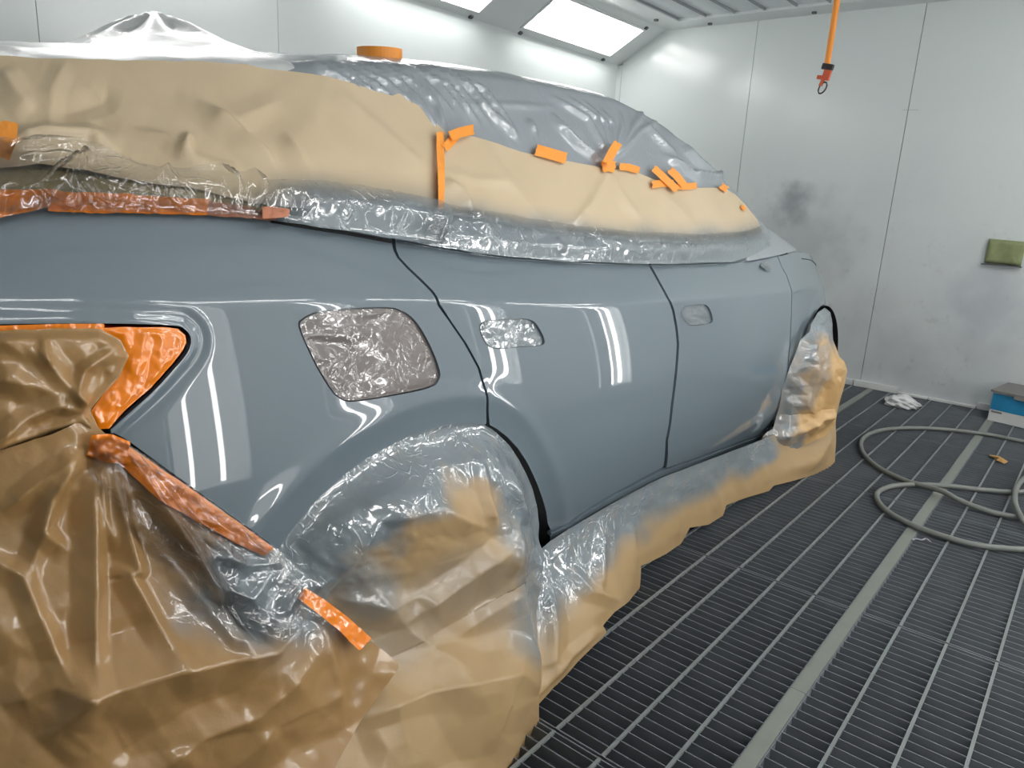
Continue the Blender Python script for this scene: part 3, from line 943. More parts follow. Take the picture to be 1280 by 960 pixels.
# ------------------------------------------------------------------ masking sheets
def sheet(name, outline, guide, mat_, label, cat, step=3.0, off=.01, disp=None, spray=None, group=None, parent=None, smooth_outline=True, stuff=None):
    P2, Q, dist = region([np.array(outline, float)], step)
    g2 = lambda x, z: guide(x, z) - off
    P = on_guide(P2, g2)
    Nn = guide_normals(P, guide)
    h = np.zeros(len(P))
    if disp is not None: h = h + disp(P2, dist)
    V = P + Nn * h[:, None]
    a = np.clip(spray(P2, dist), 0, 1) if spray is not None else np.zeros(len(P))
    e1 = V[Q[:, 1]] - V[Q[:, 0]]; e2 = V[Q[:, 2]] - V[Q[:, 0]]
    if np.cross(e1, e2)[:, 1].mean() > 0: Q = Q[:, ::-1]
    F = [tuple(dict.fromkeys(f)) for f in Q.tolist()]
    F = [f for f in F if len(f) >= 3]
    o = mesh(name, V, F, mat_, parent, True, {'spray': a})
    if cat: tag(o, label, cat, group)
    return o


def wob(pts, amp, seed, n=6):
    """densify an outline and roughen it a little"""
    P = np.array(pts, float); out = []
    for a, b in zip(P, np.roll(P, -1, 0)):
        k = max(1, int(np.linalg.norm(b - a) / n))
        for i in range(k): out.append(a + (b - a) * i / k)
    out = np.array(out)
    out[:, 0] += vnoise(out, 22, seed) * amp * 2; out[:, 1] += vnoise(out, 22, seed + 5) * amp * 2
    return out


# ---- floor-reaching guide: body above, spreading on to the floor below
yfl = curve([-.5, .0, .7, 1.15, 1.31, 1.8, 2.2, 2.9, 3.5, 4.05, 4.6], [.86, .86, .87, .89, .945, 1.0, 1.09, 1.10, 1.03, .97, .97])


def low_guide(top):
    def g(x, z):
        b = plain(x, np.maximum(z, .34))
        f = yfl(x)
        t = sstep(-.02, 1.0, np.clip(z, -.3, 9) / top)
        return f + (b - f) * t
    return g


# ---- rear upper kraft paper
U1 = [(-50, 79), (0, 78), (60, 80), (130, 80), (200, 80), (260, 81), (300, 84), (340, 90), (385, 97), (420, 104), (455, 112), (490, 122), (497, 118), (520, 133), (545, 155), (556, 168), (555, 210), (553, 262), (500, 256), (450, 262), (400, 262), (340, 258), (300, 250), (240, 236), (190, 230), (150, 224), (100, 215), (50, 210), (0, 214), (-50, 216)]


def d_u1(P, d):
    h = .012 * facet(P, 120, 3) + .004 * facet(P, 34, 7)
    h += ridge(P, [(245, 128), (290, 165), (330, 200), (365, 245)], .022, 26, 12)
    h += ridge(P, [(350, 130), (300, 150), (250, 160)], .006, 22)
    h += ridge(P, [(410, 115), (470, 160), (520, 205), (540, 235)], .010, 22, 12)
    h += ridge(P, [(350, 170), (375, 205), (400, 240)], .014, 16, 10)
    h += ridge(P, [(0, 195), (50, 186), (110, 184), (150, 200)], .030, 16, 26)
    h += ridge(P, [(165, 168), (205, 180), (240, 205), (290, 215), (325, 240)], .016, 14, 10)
    h += ridge(P, [(225, 205), (232, 180), (240, 178)], .016, 12)
    h += ridge(P, [(60, 150), (130, 130), (135, 110)], -.008, 20)
    h += ridge(P, [(0, 95), (20, 130), (40, 150)], .012, 24)
    h += ridge(P, [(85, 80), (65, 120), (60, 180)], .006, 18)
    return (h + .010) * (1 - .85 * sstep(190, 232, P[:, 1]))


def s_u1(P, d):
    yb = np.interp(P[:, 0], [0, 240, 300, 340, 400, 550], [330, 320, 275, 248, 240, 262])
    return .85 * sstep(-40, 22, P[:, 1] - yb + 10 * vnoise(P, 30, 4))


sheet('masking_paper', wob(U1, .8, 3), lambda x, z: plain(x, z), M_kraft, 'tan masking paper across the rear side window above the fuel flap', 'masking paper', 3.0, .006, d_u1, s_u1)

# ---- front windows kraft paper
U2 = [(552, 166), (566, 170), (590, 172), (620, 180), (650, 190), (680, 197), (720, 205), (757, 212), (790, 214), (815, 224), (850, 235), (905, 236), (918, 244), (932, 259), (946, 276), (953, 290), (930, 304), (880, 306), (820, 303), (760, 300), (700, 294), (640, 284), (590, 275), (547, 268)]


def d_u2(P, d):
    h = .008 * facet(P, 90, 13) + .003 * facet(P, 26, 17)
    h += ridge(P, [(758, 214), (748, 235), (735, 258), (715, 280)], .010, 9, 7)
    h += ridge(P, [(762, 214), (772, 240), (800, 275)], .007, 12, 8)
    h += ridge(P, [(553, 225), (575, 240), (588, 265)], .012, 14, 8)
    h += ridge(P, [(556, 215), (590, 225), (640, 230)], .004, 10)
    h += ridge(P, [(600, 180), (620, 215), (655, 250), (680, 280)], .008, 26, 14)
    h += ridge(P, [(820, 235), (850, 265), (870, 290)], .006, 12)
    h += ridge(P, [(928, 262), (927, 280), (924, 300)], .010, 8)
    return h + .004


def s_u2(P, d):
    yb = np.interp(P[:, 0], [550, 600, 700, 800, 900, 955], [262, 270, 284, 296, 297, 290])
    return .95 * sstep(-26, 14, P[:, 1] - yb + 8 * vnoise(P, 26, 9))


sheet('masking_paper', wob(U2, .6, 5), lambda x, z: plain(x, z), M_kraft, 'tan masking paper along the front side windows, taped to the roof film', 'masking paper', 2.5, .014, d_u2, s_u2)


# ---- crinkled film skirts just above the body line
def crinkle(a1, a2, s1, s2, seed):
    def f(P, d):
        e = np.clip(d / 5.0, 0, 1)
        return e * (a1 * facet(P, s1, seed, .5) + a2 * facet(P, s2, seed + 3, .6) + .5 * (a1 + a2))
    return f


V1 = [(-60, 196), (0, 190), (60, 200), (130, 212), (200, 226), (260, 228), (330, 238), (400, 238), (470, 246), (540, 258), (556, 268), (556, 305), (520, 304), (490, 299), (440, 291), (400, 286), (345, 277), (290, 271), (200, 268), (110, 266), (60, 266), (0, 272), (-60, 280)]


def d_v1(P, d):
    h = crinkle(.008, .0025, 30, 11, 31)(P, d)
    h += ridge(P, [(0, 262), (50, 252), (80, 238), (112, 212)], .03, 9, 6)
    h += ridge(P, [(10, 212), (60, 206), (110, 206), (150, 216)], .024, 8, 14)
    h += ridge(P, [(15, 222), (80, 219), (135, 222)], .014, 5, 7)
    h += ridge(P, [(225, 216), (262, 226), (285, 242), (300, 258)], .020, 9, 6)
    h += ridge(P, [(265, 214), (300, 226), (318, 246), (330, 262)], .022, 12, 8)
    h += ridge(P, [(190, 244), (205, 226), (215, 205)], .012, 8)
    bot = line_dist(P, [(-60, 280), (0, 272), (60, 266), (200, 268), (290, 271), (345, 277), (440, 291), (556, 305)])
    return (h + .030) * (sstep(0, 28, bot) * .9 + .1)


def s_v1(P, d):
    a = sstep(320, 420, P[:, 0] + 30 * vnoise(P, 30, 5)) * sstep(572, 500, P[:, 0]) * sstep(238, 280, P[:, 1] + .06 * (P[:, 0] < 430) * (430 - P[:, 0]))
    return .04 + .93 * a


sheet('masking_film', wob(V1, 1.5, 8), plain, M_film, 'clear crinkled film skirt over the orange tape above the quarter panel', 'masking film', 2.0, .026, d_v1, s_v1)

V2 = [(548, 258), (600, 266), (660, 276), (720, 284), (800, 292), (870, 294), (930, 290), (952, 282), (960, 300), (962, 308), (940, 320), (915, 327), (860, 330), (810, 330), (740, 328), (690, 326), (640, 322), (600, 317), (550, 310), (495, 301), (492, 290), (520, 285)]


def d_v2(P, d):
    h = crinkle(.0065, .0026, 20, 8, 47)(P, d) * (.35 + 1.2 * np.clip(vnoise(P, 60, 3) + .45, 0, 1))
    h += ridge(P, [(588, 262), (600, 285), (612, 300)], .010, 9)
    h += ridge(P, [(690, 300), (700, 318)], .006, 6)
    bot = line_dist(P, [(495, 301), (550, 310), (640, 322), (740, 328), (860, 330), (915, 327), (962, 308)])
    return (h + .014) * (sstep(0, 16, bot) * .9 + .1)


sheet('masking_film', wob(V2, 1.0, 9), plain, M_film, 'grey misted crinkled film skirt under the front side windows', 'masking film', 1.7, .020, d_v2, lambda P, d: .92 * sstep(0, 22, line_dist(P, [(492, 280), (548, 258), (600, 266), (660, 276), (720, 284), (800, 292), (870, 294), (930, 290), (952, 282)])))

# ---- roof film
P, Nn, Q = cabin(.98, 3.70, 300, 280, .006, 0, 160)
px = proj(P)
h = .005 * facet(px, 60, 61) + .0015 * facet(px, 18, 63)
rng = random.Random(8)
fan = np.zeros(len(px))
for k in range(13):      # folds gathered over the rear roof edge, fanning down to the right
    x0 = 372 + k * 13; y0 = 84 - 4 * math.sin(k / 12 * 3.1) + rng.uniform(-3, 5)
    fan = np.maximum(fan, ridge(px, [(x0, y0), (x0 + 50 + 2 * k, y0 + 18 + k), (x0 + 88 + 2.4 * k, y0 + 42 + 3.6 * k)], .013 + .007 * rng.random(), 6, 3))
fan = np.maximum(fan, ridge(px, [(480, 76), (520, 100), (545, 135), (556, 165)], .016, 6, 4))
fan = np.maximum(fan, ridge(px, [(455, 76), (500, 105), (530, 140), (548, 170)], .014, 6, 4))
for k in range(9):       # folds pulled to the tape knot at the front door
    a = (690 + 16 * k + rng.uniform(-6, 6), 118 + 3.5 * k + rng.uniform(-5, 8))
    fan = np.maximum(fan, ridge(px, [a, ((a[0] + 762) / 2 + 8, (a[1] + 200) / 2 - 12), (762, 203)], .010 + .009 * rng.random(), 6, 3))
for pts, am in (([(612, 138), (628, 155), (645, 172)], .012), ([(660, 150), (668, 165)], .008), ([(690, 145), (705, 165), (720, 180), (752, 203)], .016), ([(560, 131), (640, 131), (690, 134)], .005),
                ([(830, 195), (850, 205), (880, 228)], .012), ([(850, 180), (870, 200), (905, 230)], .014), ([(800, 150), (840, 190), (850, 220)], .008), ([(860, 215), (895, 222), (905, 214)], .02), ([(830, 165), (860, 185), (895, 222)], .006)):
    fan = np.maximum(fan, ridge(px, pts, 1.4 * am, 8, 3))
h += .009 * facet(px, 22, 71) * sstep(790, 850, px[:, 0]) * sstep(150, 185, px[:, 1])
h += fan
ptop = np.interp(px[:, 0], [300, 385, 455, 497, 520, 556, 590, 650, 720, 757, 790, 815, 850, 905, 918, 953], [84, 97, 112, 118, 133, 166, 172, 190, 205, 212, 214, 224, 235, 236, 244, 420])
h -= .035 * sstep(0, 26, px[:, 1] - ptop)
h += .006 * sstep(1.35, 1.05, P[:, 0])
P = P + Nn * (h + .004)[:, None]
o = mesh('roof_film', P, Q, M_film_roof, None, True, {'spray': .93 - .05 * vnoise(px, 40, 2)})
tag(o, 'grey wrinkled plastic film sheet draped over the car roof', 'masking film')

# ---- white film at the rear of the roof, tented over the aerial
nx, ny = 150, 110
gx, gy = np.meshgrid(np.linspace(.0, 1.26, nx), np.linspace(1.47, 2.65, ny), indexing='ij')
gz = np.zeros_like(gx)
for i in range(nx):
    sct, _ = cabin_section(gx[i, 0], 160)
    half = sct[10:-10]
    gz[i] = np.interp(gy[i], half[:, 0], half[:, 1])
fx, fy = 1.01, 2.07
rr = np.hypot(gx - fx, (gy - fy) * .8); th = np.arctan2(gy - fy, gx - fx)
ten = np.clip(1 - rr / .28, 0, 1)
tent = .098 * ten ** 1.15 * (1 + .16 * np.sin(th * 9 + 1.2) * np.clip(rr / .1, 0, 1)) + .0 * ten
P2 = np.stack([gx.ravel(), gy.ravel()], 1)
gz = gz + .016 - .016 * sstep(1.0, 1.16, gx) + tent + (.010 * facet(P2, .16, 5) + .004 * facet(P2, .05, 6) + .006).reshape(gx.shape) * (1 - sstep(.95, 1.12, gx))
idx = np.arange(nx * ny).reshape(nx, ny)
Q = np.stack([idx[:-1, :-1], idx[1:, :-1], idx[1:, 1:], idx[:-1, 1:]], -1).reshape(-1, 4)
o = mesh('roof_film', np.stack([gx.ravel(), gy.ravel(), gz.ravel()], 1), Q, M_film_white, None, True, {'spray': np.full(nx * ny, .93)})
tag(o, 'white translucent film at rear of roof, tented to a peak', 'masking film')

# ---- large lower-left paper over the bumper
L1 = [(-60, 545), (0, 560), (60, 540), (105, 520), (128, 541), (150, 552), (158, 556), (200, 587), (250, 622), (300, 658), (346, 692), (352, 712), (375, 742), (420, 775), (460, 802), (491, 829), (462, 872), (432, 915), (412, 950), (395, 985), (-60, 985)]


def d_l1(P, d):
    h = .030 * facet(P, 150, 21) + .011 * facet(P, 55, 23) + .0032 * facet(P, 22, 25)
    for pts, am, w, w2 in quad(([(113, 580), (112, 640), (112, 740), (108, 850)], .030, 30, 20), ([(135, 570), (148, 640), (166, 712), (155, 715), (212, 826)], .020, 26, 14),
                           ([(160, 570), (205, 640), (250, 720), (292, 817)], .022, 22, 14), ([(175, 570), (240, 640), (315, 690)], .012, 10, 8), ([(85, 580), (60, 620), (50, 660), (85, 690)], .018, 22, 14),
                           ([(100, 560), (45, 600), (0, 640)], .018, 18, 22), ([(95, 555), (60, 640), (30, 720)], .014, 20), ([(-20, 690), (25, 717), (80, 850)], .014, 24, 18),
                           ([(120, 580), (125, 640), (140, 690)], .010, 10), ([(45, 925), (105, 860), (205, 828), (320, 806), (385, 765)], .060, 95, 60), ([(150, 985), (240, 915), (300, 890), (395, 800)], .03, 70, 40),
                           ([(230, 720), (300, 745), (345, 695)], .014, 18), ([(205, 700), (270, 790), (310, 800)], .012, 16), ([(385, 765), (410, 850), (420, 890)], .014, 30, 18), ([(330, 770), (360, 730), (352, 700)], .014, 16),
                           ([(0, 880), (60, 850), (120, 870)], .02, 45), ([(250, 985), (330, 900), (430, 860)], .012, 40)):
        h += ridge(P, pts, am, w, w2)
    near = np.clip(1 - line_dist(P, [(150, 552), (346, 692)]) / 90, 0, 1)
    h += .006 * facet(P, 16, 27) * near
    pin = np.clip(1 - np.hypot(P[:, 0] - 118, P[:, 1] - 545) / 110, 0, 1)
    h += .010 * facet(P, 18, 29) * pin
    h *= sstep(12, 60, line_dist(P, [(128, 541), (158, 556), (250, 622), (346, 692)])) * .93 + .07
    return h + .02


def s_l1(P, d):
    q = np.clip(1 - np.hypot((P[:, 0] - 340) / 190, (P[:, 1] - 735) / 100), 0, 1)
    a = sstep(.1, .55, q + .25 * vnoise(P, 30, 3))
    b = .35 * np.clip(1 - line_dist(P, [(230, 700), (330, 790), (390, 760)]) / 60, 0, 1)
    return np.maximum(a * .9, b)


lowA = low_guide(.95)
sheet('masking_paper', wob(L1, .8, 11), lowA, M_kraft_film, 'large glossy brown paper sheet hanging over the rear bumper', 'masking paper', 3.0, .016, d_l1, s_l1)

# ---- film-covered paper over the tail lamp, gathered to a pinch at its tip
L0 = [(-60, 414), (0, 413), (60, 411), (124, 411), (150, 425), (160, 445), (150, 470), (128, 492), (112, 512), (122, 536), (112, 548), (95, 535), (60, 545), (0, 566), (-60, 585)]


def d_l0(P, d):
    h = .022 * facet(P, 70, 35) + .006 * facet(P, 24, 36)
    for pts, am, w, w2 in quad(([(112, 525), (60, 545), (0, 565)], .022, 16, 10), ([(108, 515), (70, 505), (30, 520), (-20, 560)], .016, 18, 12), ([(110, 510), (70, 470), (40, 430)], .014, 22, 16),
                           ([(112, 510), (90, 490), (100, 460), (140, 435)], .018, 14, 10), ([(90, 500), (40, 480), (-20, 470)], .012, 24), ([(50, 420), (52, 445), (60, 455)], .008, 9)):
        h += ridge(P, pts, am, w, w2)
    h += .010 * facet(P, 15, 39) * np.clip(1 - np.hypot(P[:, 0] - 125, P[:, 1] - 480) / 70, 0, 1)
    return (h + .02) * (sstep(0, 14, d) * .85 + .15)


sheet('masking_paper', wob(L0, .8, 15), plain, M_kraft_film, 'shiny brown paper gathered over the tail lamp', 'masking paper', 2.5, .016, d_l0, lambda P, d: 0 * d)

# ---- rear wheel sheet
W1 = [(338, 695), (350, 676), (368, 651), (387, 628), (405, 612), (425, 595), (449, 577), (475, 561), (501, 548), (528, 537), (554, 530), (586, 526), (616, 531), (630, 544), (645, 559), (657, 577), (667, 597), (674, 615), (680, 637), (682, 660), (679, 690), (668, 700), (666, 760), (660, 820), (656, 862), (664, 900), (664, 915), (650, 935), (622, 962), (600, 985), (380, 985), (400, 900), (430, 840), (380, 780), (360, 730)]
AR_PX = arch_edge[::-1] + [(612, 531), (637, 547), (660, 576), (675, 608), (685, 640), (687, 670)]


def d_w1(P, d):
    da = line_dist(P, AR_PX)
    h = .028 * facet(P, 95, 51) + .009 * facet(P, 38, 53)
    h += (.012 * facet(P, 24, 55) + .0035 * facet(P, 10, 57)) * sstep(150, 40, da)
    for pts, am, w, w2 in quad(([(606, 640), (625, 700), (645, 790), (658, 868)], .035, 60, 25), ([(440, 720), (500, 790), (570, 840)], .020, 40, 30), ([(490, 780), (560, 720), (625, 655)], .028, 40, 24), ([(585, 560), (583, 600), (588, 650)], .020, 14, 10),
                           ([(628, 640), (614, 665), (608, 720)], .014, 10, 7), ([(430, 905), (520, 868), (620, 846), (658, 862)], .05, 90, 55), ([(450, 640), (520, 620), (580, 650)], .02, 30, 24), ([(370, 690), (420, 640), (500, 590)], .012, 12, 9),
                           ([(400, 720), (450, 640), (540, 585)], .010, 14), ([(655, 560), (630, 600), (640, 650)], .014, 14), ([(400, 740), (470, 760), (530, 730)], .016, 30), ([(560, 800), (610, 760), (640, 740)], .012, 22)):
        h += ridge(P, pts, am, w, w2)
    bulge = .07 * np.exp(-(((P[:, 0] - 540) / 130) ** 2 + ((P[:, 1] - 660) / 70) ** 2))
    h = (h + .02 + bulge) * sstep(2, 45, da) - .022 * sstep(44, 6, da)
    return h


def s_w1(P, d):
    da = line_dist(P, AR_PX)
    a = sstep(95, 45, da + 40 * vnoise(P, 34, 6) + 12 * vnoise(P, 12, 8))
    b = .8 * sstep(60, 20, line_dist(P, [(628, 640), (655, 700), (660, 790)]) + 14 * vnoise(P, 20, 2))
    c = .7 * sstep(60, 15, line_dist(P, [(400, 640), (410, 700), (450, 740)]))
    e = .30 * sstep(70, 20, line_dist(P, [(480, 790), (560, 720), (640, 760)]))
    k = sstep(16, 6, line_dist(P, [(578, 600), (582, 640)]))
    return np.maximum.reduce([a, b, c, e]) * (1 - .8 * k)


sheet('masking_paper', wob(W1, .6, 21), low_guide(.60), M_kraft_low, 'paint misted paper and film over the rear wheel opening', 'masking paper', 2.4, .006, d_w1, s_w1)

# ---- sill paper
R1 = [(672, 690), (688, 676), (715, 659), (740, 644), (765, 629), (790, 616), (812, 604), (835, 594), (880, 577), (920, 562), (952, 550), (975, 540), (1005, 530), (1035, 505), (1043, 512), (1044, 545), (1043, 577), (1036, 584), (1019, 592), (992, 600), (966, 607), (960, 614), (935, 621), (906, 631), (902, 644), (885, 655), (862, 659), (858, 667), (850, 680), (833, 692), (800, 707), (798, 735), (785, 752), (768, 765), (752, 782), (757, 790), (720, 826), (690, 858), (657, 896), (652, 860), (660, 780), (668, 720)]


def d_r1(P, d):
    h = .011 * facet(P * np.array([1, .35]), 40, 81) + .003 * facet(P, 22, 83)
    for pts, am, w, w2 in quad(([(752, 655), (750, 690), (745, 745)], .020, 12, 9), ([(708, 705), (735, 740), (775, 752)], .016, 14, 10), ([(786, 640), (790, 690), (798, 735)], .016, 14, 8), ([(838, 610), (845, 640), (850, 680)], .014, 16, 9), ([(680, 735), (686, 780), (684, 830), (690, 850)], .026, 10, 22),
                           ([(880, 590), (895, 620), (904, 642)], .012, 14, 8), ([(915, 580), (925, 600), (935, 620)], .010, 12, 8), ([(660, 880), (705, 822), (752, 785)], .016, 22, 10), ([(820, 610), (850, 605), (900, 580)], .010, 14, 14), ([(985, 585), (1010, 575), (1040, 545)], .020, 18, 18), ([(945, 570), (955, 590), (962, 610)], .012, 8, 8), ([(1000, 600), (1020, 570), (1042, 540)], .012, 14, 14)):
        h += ridge(P, pts, am, w, w2)
    top = line_dist(P, [(690, 676), (740, 644), (790, 616), (835, 594), (955, 552)])
    h += .008 * facet(P, 14, 87) * sstep(70, 20, top)
    return (h + .008) * (np.clip(top / 70, 0, 1) * .9 + .1) * (1 - .55 * sstep(16, 0, d))


def s_r1(P, d):
    top = line_dist(P, [(672, 690), (690, 676), (740, 644), (790, 616), (835, 594), (955, 552)])
    wdt = np.interp(P[:, 0], [660, 720, 800, 900, 960], [120, 78, 52, 36, 24])
    return .95 * sstep(1.25, .55, (top + 22 * vnoise(P, 26, 2)) / wdt) * sstep(1010, 960, P[:, 0])


sheet('masking_paper', wob(R1, .5, 25), low_guide(.36), M_kraft_low, 'scalloped brown paper strip along the door sill down to the grating', 'masking paper', 2.2, .010, d_r1, s_r1)

# ---- front wheel wrap
F1 = [(1013, 406), (1021, 391), (1030, 385), (1037, 391), (1040, 405), (1041, 425), (1046, 438), (1049, 447), (1055, 453), (1058, 463), (1055, 482), (1050, 500), (1046, 515), (1044, 530), (1030, 545), (1008, 556), (986, 566), (965, 567), (955, 558), (951, 548), (957, 541), (966, 536), (972, 515), (977, 490), (986, 462), (995, 438), (1000, 425), (1012, 415)]


def d_f1(P, d):
    h = (.045 * facet(P, 32, 91) + .026 * facet(P, 16, 93) + .009 * facet(P, 8, 95) + .02) * np.clip(d / 12, .05, 1)
    h += ridge(P, [(1010, 430), (1015, 470), (1000, 510)], .02, 12)
    h += ridge(P, [(965, 545), (1000, 535), (1040, 510)], .02, 12, 8)
    return h


def f_guide(x, z):
    return plain(x, np.maximum(z, .35)) - .40 * np.clip(x - 3.42, -.2, 1.2) * sstep(.85, .50, z)


def s_f1(P, d):
    a = sstep(445, 415, P[:, 1] + 14 * vnoise(P, 14, 5))
    b = .85 * sstep(26, 8, line_dist(P, [(995, 440), (980, 500), (965, 550), (990, 555)]) + 12 * vnoise(P, 12, 2))
    c = .5 * sstep(16, 6, line_dist(P, [(1022, 440), (1015, 480), (1000, 500)]) + 8 * vnoise(P, 10, 9))
    return np.maximum.reduce([a, b, c])


sheet('masking_paper', wob(F1, .8, 31, 3), f_guide, M_kraft_bag, 'crumpled brown paper wrapped around the front wheel', 'masking paper', 1.0, .012, d_f1, s_f1)

# ---- films in the fuel flap and handle recesses
for nm, outl, seed, lab, M_ in (('recess', FLAP, 101, 'crinkled clear film taped into the fuel flap opening', M_film_warm), ('recess', HAND1, 111, 'crinkled film patch in the rear door handle recess', M_film), ('recess', HAND2, 121, 'small crinkled film patch in the front door handle recess', M_film)):
    panel('recess', outl, step=.006, depth=.002, off=.017, mat_=M_paint, surf=plain)
    big = outl is FLAP
    c = outl.mean(0)
    ins = c + (outl - c) * (.975 if big else .96)

    def d_p(P, d, big=big, seed=seed):
        s = 1 if big else .55
        h = .0055 * s * facet(P * np.array([.25, 1]), 15 * s, seed, .4) + .0013 * s * facet(P * np.array([.7, 1]), 9 * s, seed + 1, .6)
        return h * np.clip(d / 6, .1, 1)

    def s_p(P, d, big=big):
        if not big: return .86 + 0 * d
        return .88 - .1 * sstep(120, 20, np.hypot(P[:, 0] - 395, P[:, 1] - 430))
    sheet('masking_film', ins, plain, M_, lab, 'masking film', 1.6 if big else 1.2, -.007 if big else -.007, d_p, s_p)
B1 = rnd([(950, 333), (953, 328), (958, 327), (963, 331), (965, 338), (960, 339), (954, 337)], 3)
sheet('masking_film', B1, plain, M_film, 'tiny crinkled film patch on the fender below the windscreen corner', 'masking film', 1.0, .004, lambda P, d: .008 * facet(P, 5, 131) + .004, lambda P, d: .6 + 0 * d)


# ------------------------------------------------------------------ orange tape strips
def tape(line, width, label, M_=M_tape, guide=plain, off=.03, parent=None, step=2.0, rough=.0015, name='tape_strip', torn=1.0):
    """strip following a pixel line (width in pixels, may taper), laid on the guide surface"""
    Ln = np.array(line, float)
    Ld = []
    for a, b in zip(Ln[:-1], Ln[1:]):
        k = max(2, int(np.linalg.norm(b - a) / step))
        Ld += [a + (b - a) * i / k for i in range(k)]
    Ld.append(Ln[-1]); Ld = np.array(Ld)
    t = np.gradient(Ld, axis=0); t /= np.linalg.norm(t, axis=1)[:, None]
    nn = np.stack([-t[:, 1], t[:, 0]], 1)
    W = np.interp(np.linspace(0, 1, len(Ld)), np.linspace(0, 1, np.size(width)), np.atleast_1d(width).astype(float))
    k = max(4, int(W.max() / step))
    rr = random.Random(len(label))
    P2 = []
    for i in range(len(Ld)):
        for j in range(k + 1):
            s = j / k - .5
            e = t[i] * (rr.uniform(-1, 1) * torn if i in (0, len(Ld) - 1) else 0)
            P2.append(Ld[i] + nn[i] * s * W[i] + e)
    P2 = np.array(P2)
    P = on_guide(P2, lambda x, z: guide(x, z) - off)
    Nn = guide_normals(P, guide)
    h = rough * 2 * facet(P2, 14, 7) + rough * facet(P2, 6, 9)
    V = P + Nn * h[:, None]
    idx = np.arange(len(Ld) * (k + 1)).reshape(len(Ld), k + 1)
    Q = np.stack([idx[:-1, :-1], idx[1:, :-1], idx[1:, 1:], idx[:-1, 1:]], -1).reshape(-1, 4)
    e1 = V[Q[:, 1]] - V[Q[:, 0]]; e2 = V[Q[:, 3]] - V[Q[:, 0]]
    if np.cross(e1, e2)[:, 1].mean() > 0: Q = Q[:, ::-1]
    o = mesh(name, V, Q, M_, parent)
    return tag(o, label, 'tape')


TP = 'orange tape strip'
tape([(550, 165), (551, 200), (552, 235), (551, 261)], [9, 9, 9, 6], 'long upright orange tape strip joining the two tan window papers')
tape([(556, 185), (564, 177), (571, 168)], 11, 'short slanted orange tape strip at the top of the upright strip', off=.033)
tape([(563, 170), (577, 165), (592, 162)], 13, 'short level orange tape strip at the top corner of the front paper', off=.042)
tape([(670, 187), (688, 192), (708, 198)], 14, 'orange tape strip alone on the paper edge above the rear door')
tape([(773, 178), (766, 189), (758, 204)], 11, 'slanted orange tape strip at the roof film fold above front door', off=.056)
tape([(752, 209), (760, 207), (769, 209)], 14, 'small orange tape square at foot of the slanted strip', off=.033)
tape([(774, 208), (786, 209), (799, 213)], 9, 'short orange tape strip just right of the tape square')
tape([(817, 210), (830, 222), (847, 237)], 9, 'long diagonal orange tape strip in the front cluster', off=.036)
tape([(815, 231), (828, 229), (842, 229)], 9, 'level orange tape strip at the lower left of the front cluster')
tape([(837, 212), (845, 219), (855, 231)], 9, 'upper right diagonal orange tape strip of the front cluster', off=.036)
tape([(847, 233), (858, 233), (871, 232)], 8, 'level orange tape strip at the right end of the front cluster')
tape([(901, 232), (909, 237)], 8, 'tiny orange tape piece at the front tip of the window paper')
tape([(927, 257), (931, 262)], 5, 'orange tape speck on the paper by the windscreen pillar')
tape([(10, 152), (8, 175), (2, 197)], [26, 26, 20], 'orange tape block on the tan paper at left edge of photo', M_tape, off=.062)
tape([(-60, 268), (0, 254), (60, 248), (105, 248)], [40, 36, 24, 14], 'wide orange tape end under the film at far left', M_tape_red, off=.020)
tape([(60, 252), (150, 254), (230, 258), (262, 259)], [24, 26, 22, 20], 'long orange tape strip under clear film above quarter panel', M_tape_red, off=.016)
tape([(260, 260), (300, 264), (345, 272)], [18, 16, 8], 'faded grey-pink end of the tape above quarter panel', M_tape_mist, off=.017)
tape([(328, 266), (345, 265), (362, 266)], [14, 16, 8], 'orange tape tab at the rear end of the dark body gap', M_tape_mist, off=.046)
tape([(-60, 413), (0, 412), (70, 410), (130, 411)], [10, 10, 10, 13], 'thin orange tape line along the top of tail lamp', M_tape_red, off=.010)
sheet('tape_patch', wob([(122, 410), (160, 409), (205, 409), (222, 411), (232, 419), (233, 428), (228, 437), (214, 456), (188, 485), (156, 514), (136, 536), (118, 537), (110, 520), (128, 494), (150, 470), (158, 446), (148, 426)], .8, 41), plain, M_tape_red, 'broad crinkled orange tape patch down the slanted tail lamp edge', 'tape', 1.8, .004,
      lambda P, d: (.006 * facet(P, 20, 141, .4) + .0025 * facet(P, 9, 142, .4) + .004) * np.clip(d / 8, .1, 1))
tape([(112, 556), (135, 560), (160, 566)], [26, 36, 28], 'crinkled orange tape patch below the lamp pinch', M_tape_red, lowA, .052, rough=.004)
sheet('tape_patch', wob([(140, 548), (156, 556), (198, 586), (248, 621), (298, 657), (335, 684), (322, 694), (285, 676), (235, 648), (190, 622), (158, 590), (138, 570)], .8, 43), lowA, M_tape_red, 'long orange tape along the bumper gap under the film', 'tape', 2.0, .024,
      lambda P, d: d_l1(P, d) + (.006 * facet(P, 16, 151, .4) + .003 * facet(P, 7, 152, .4) + .003) * np.clip(d / 8, .1, 1))
V3 = [(108, 548), (140, 543), (160, 555), (250, 619), (346, 689), (356, 706), (372, 738), (368, 775), (330, 795), (285, 775), (240, 725), (190, 690), (150, 650), (122, 600)]


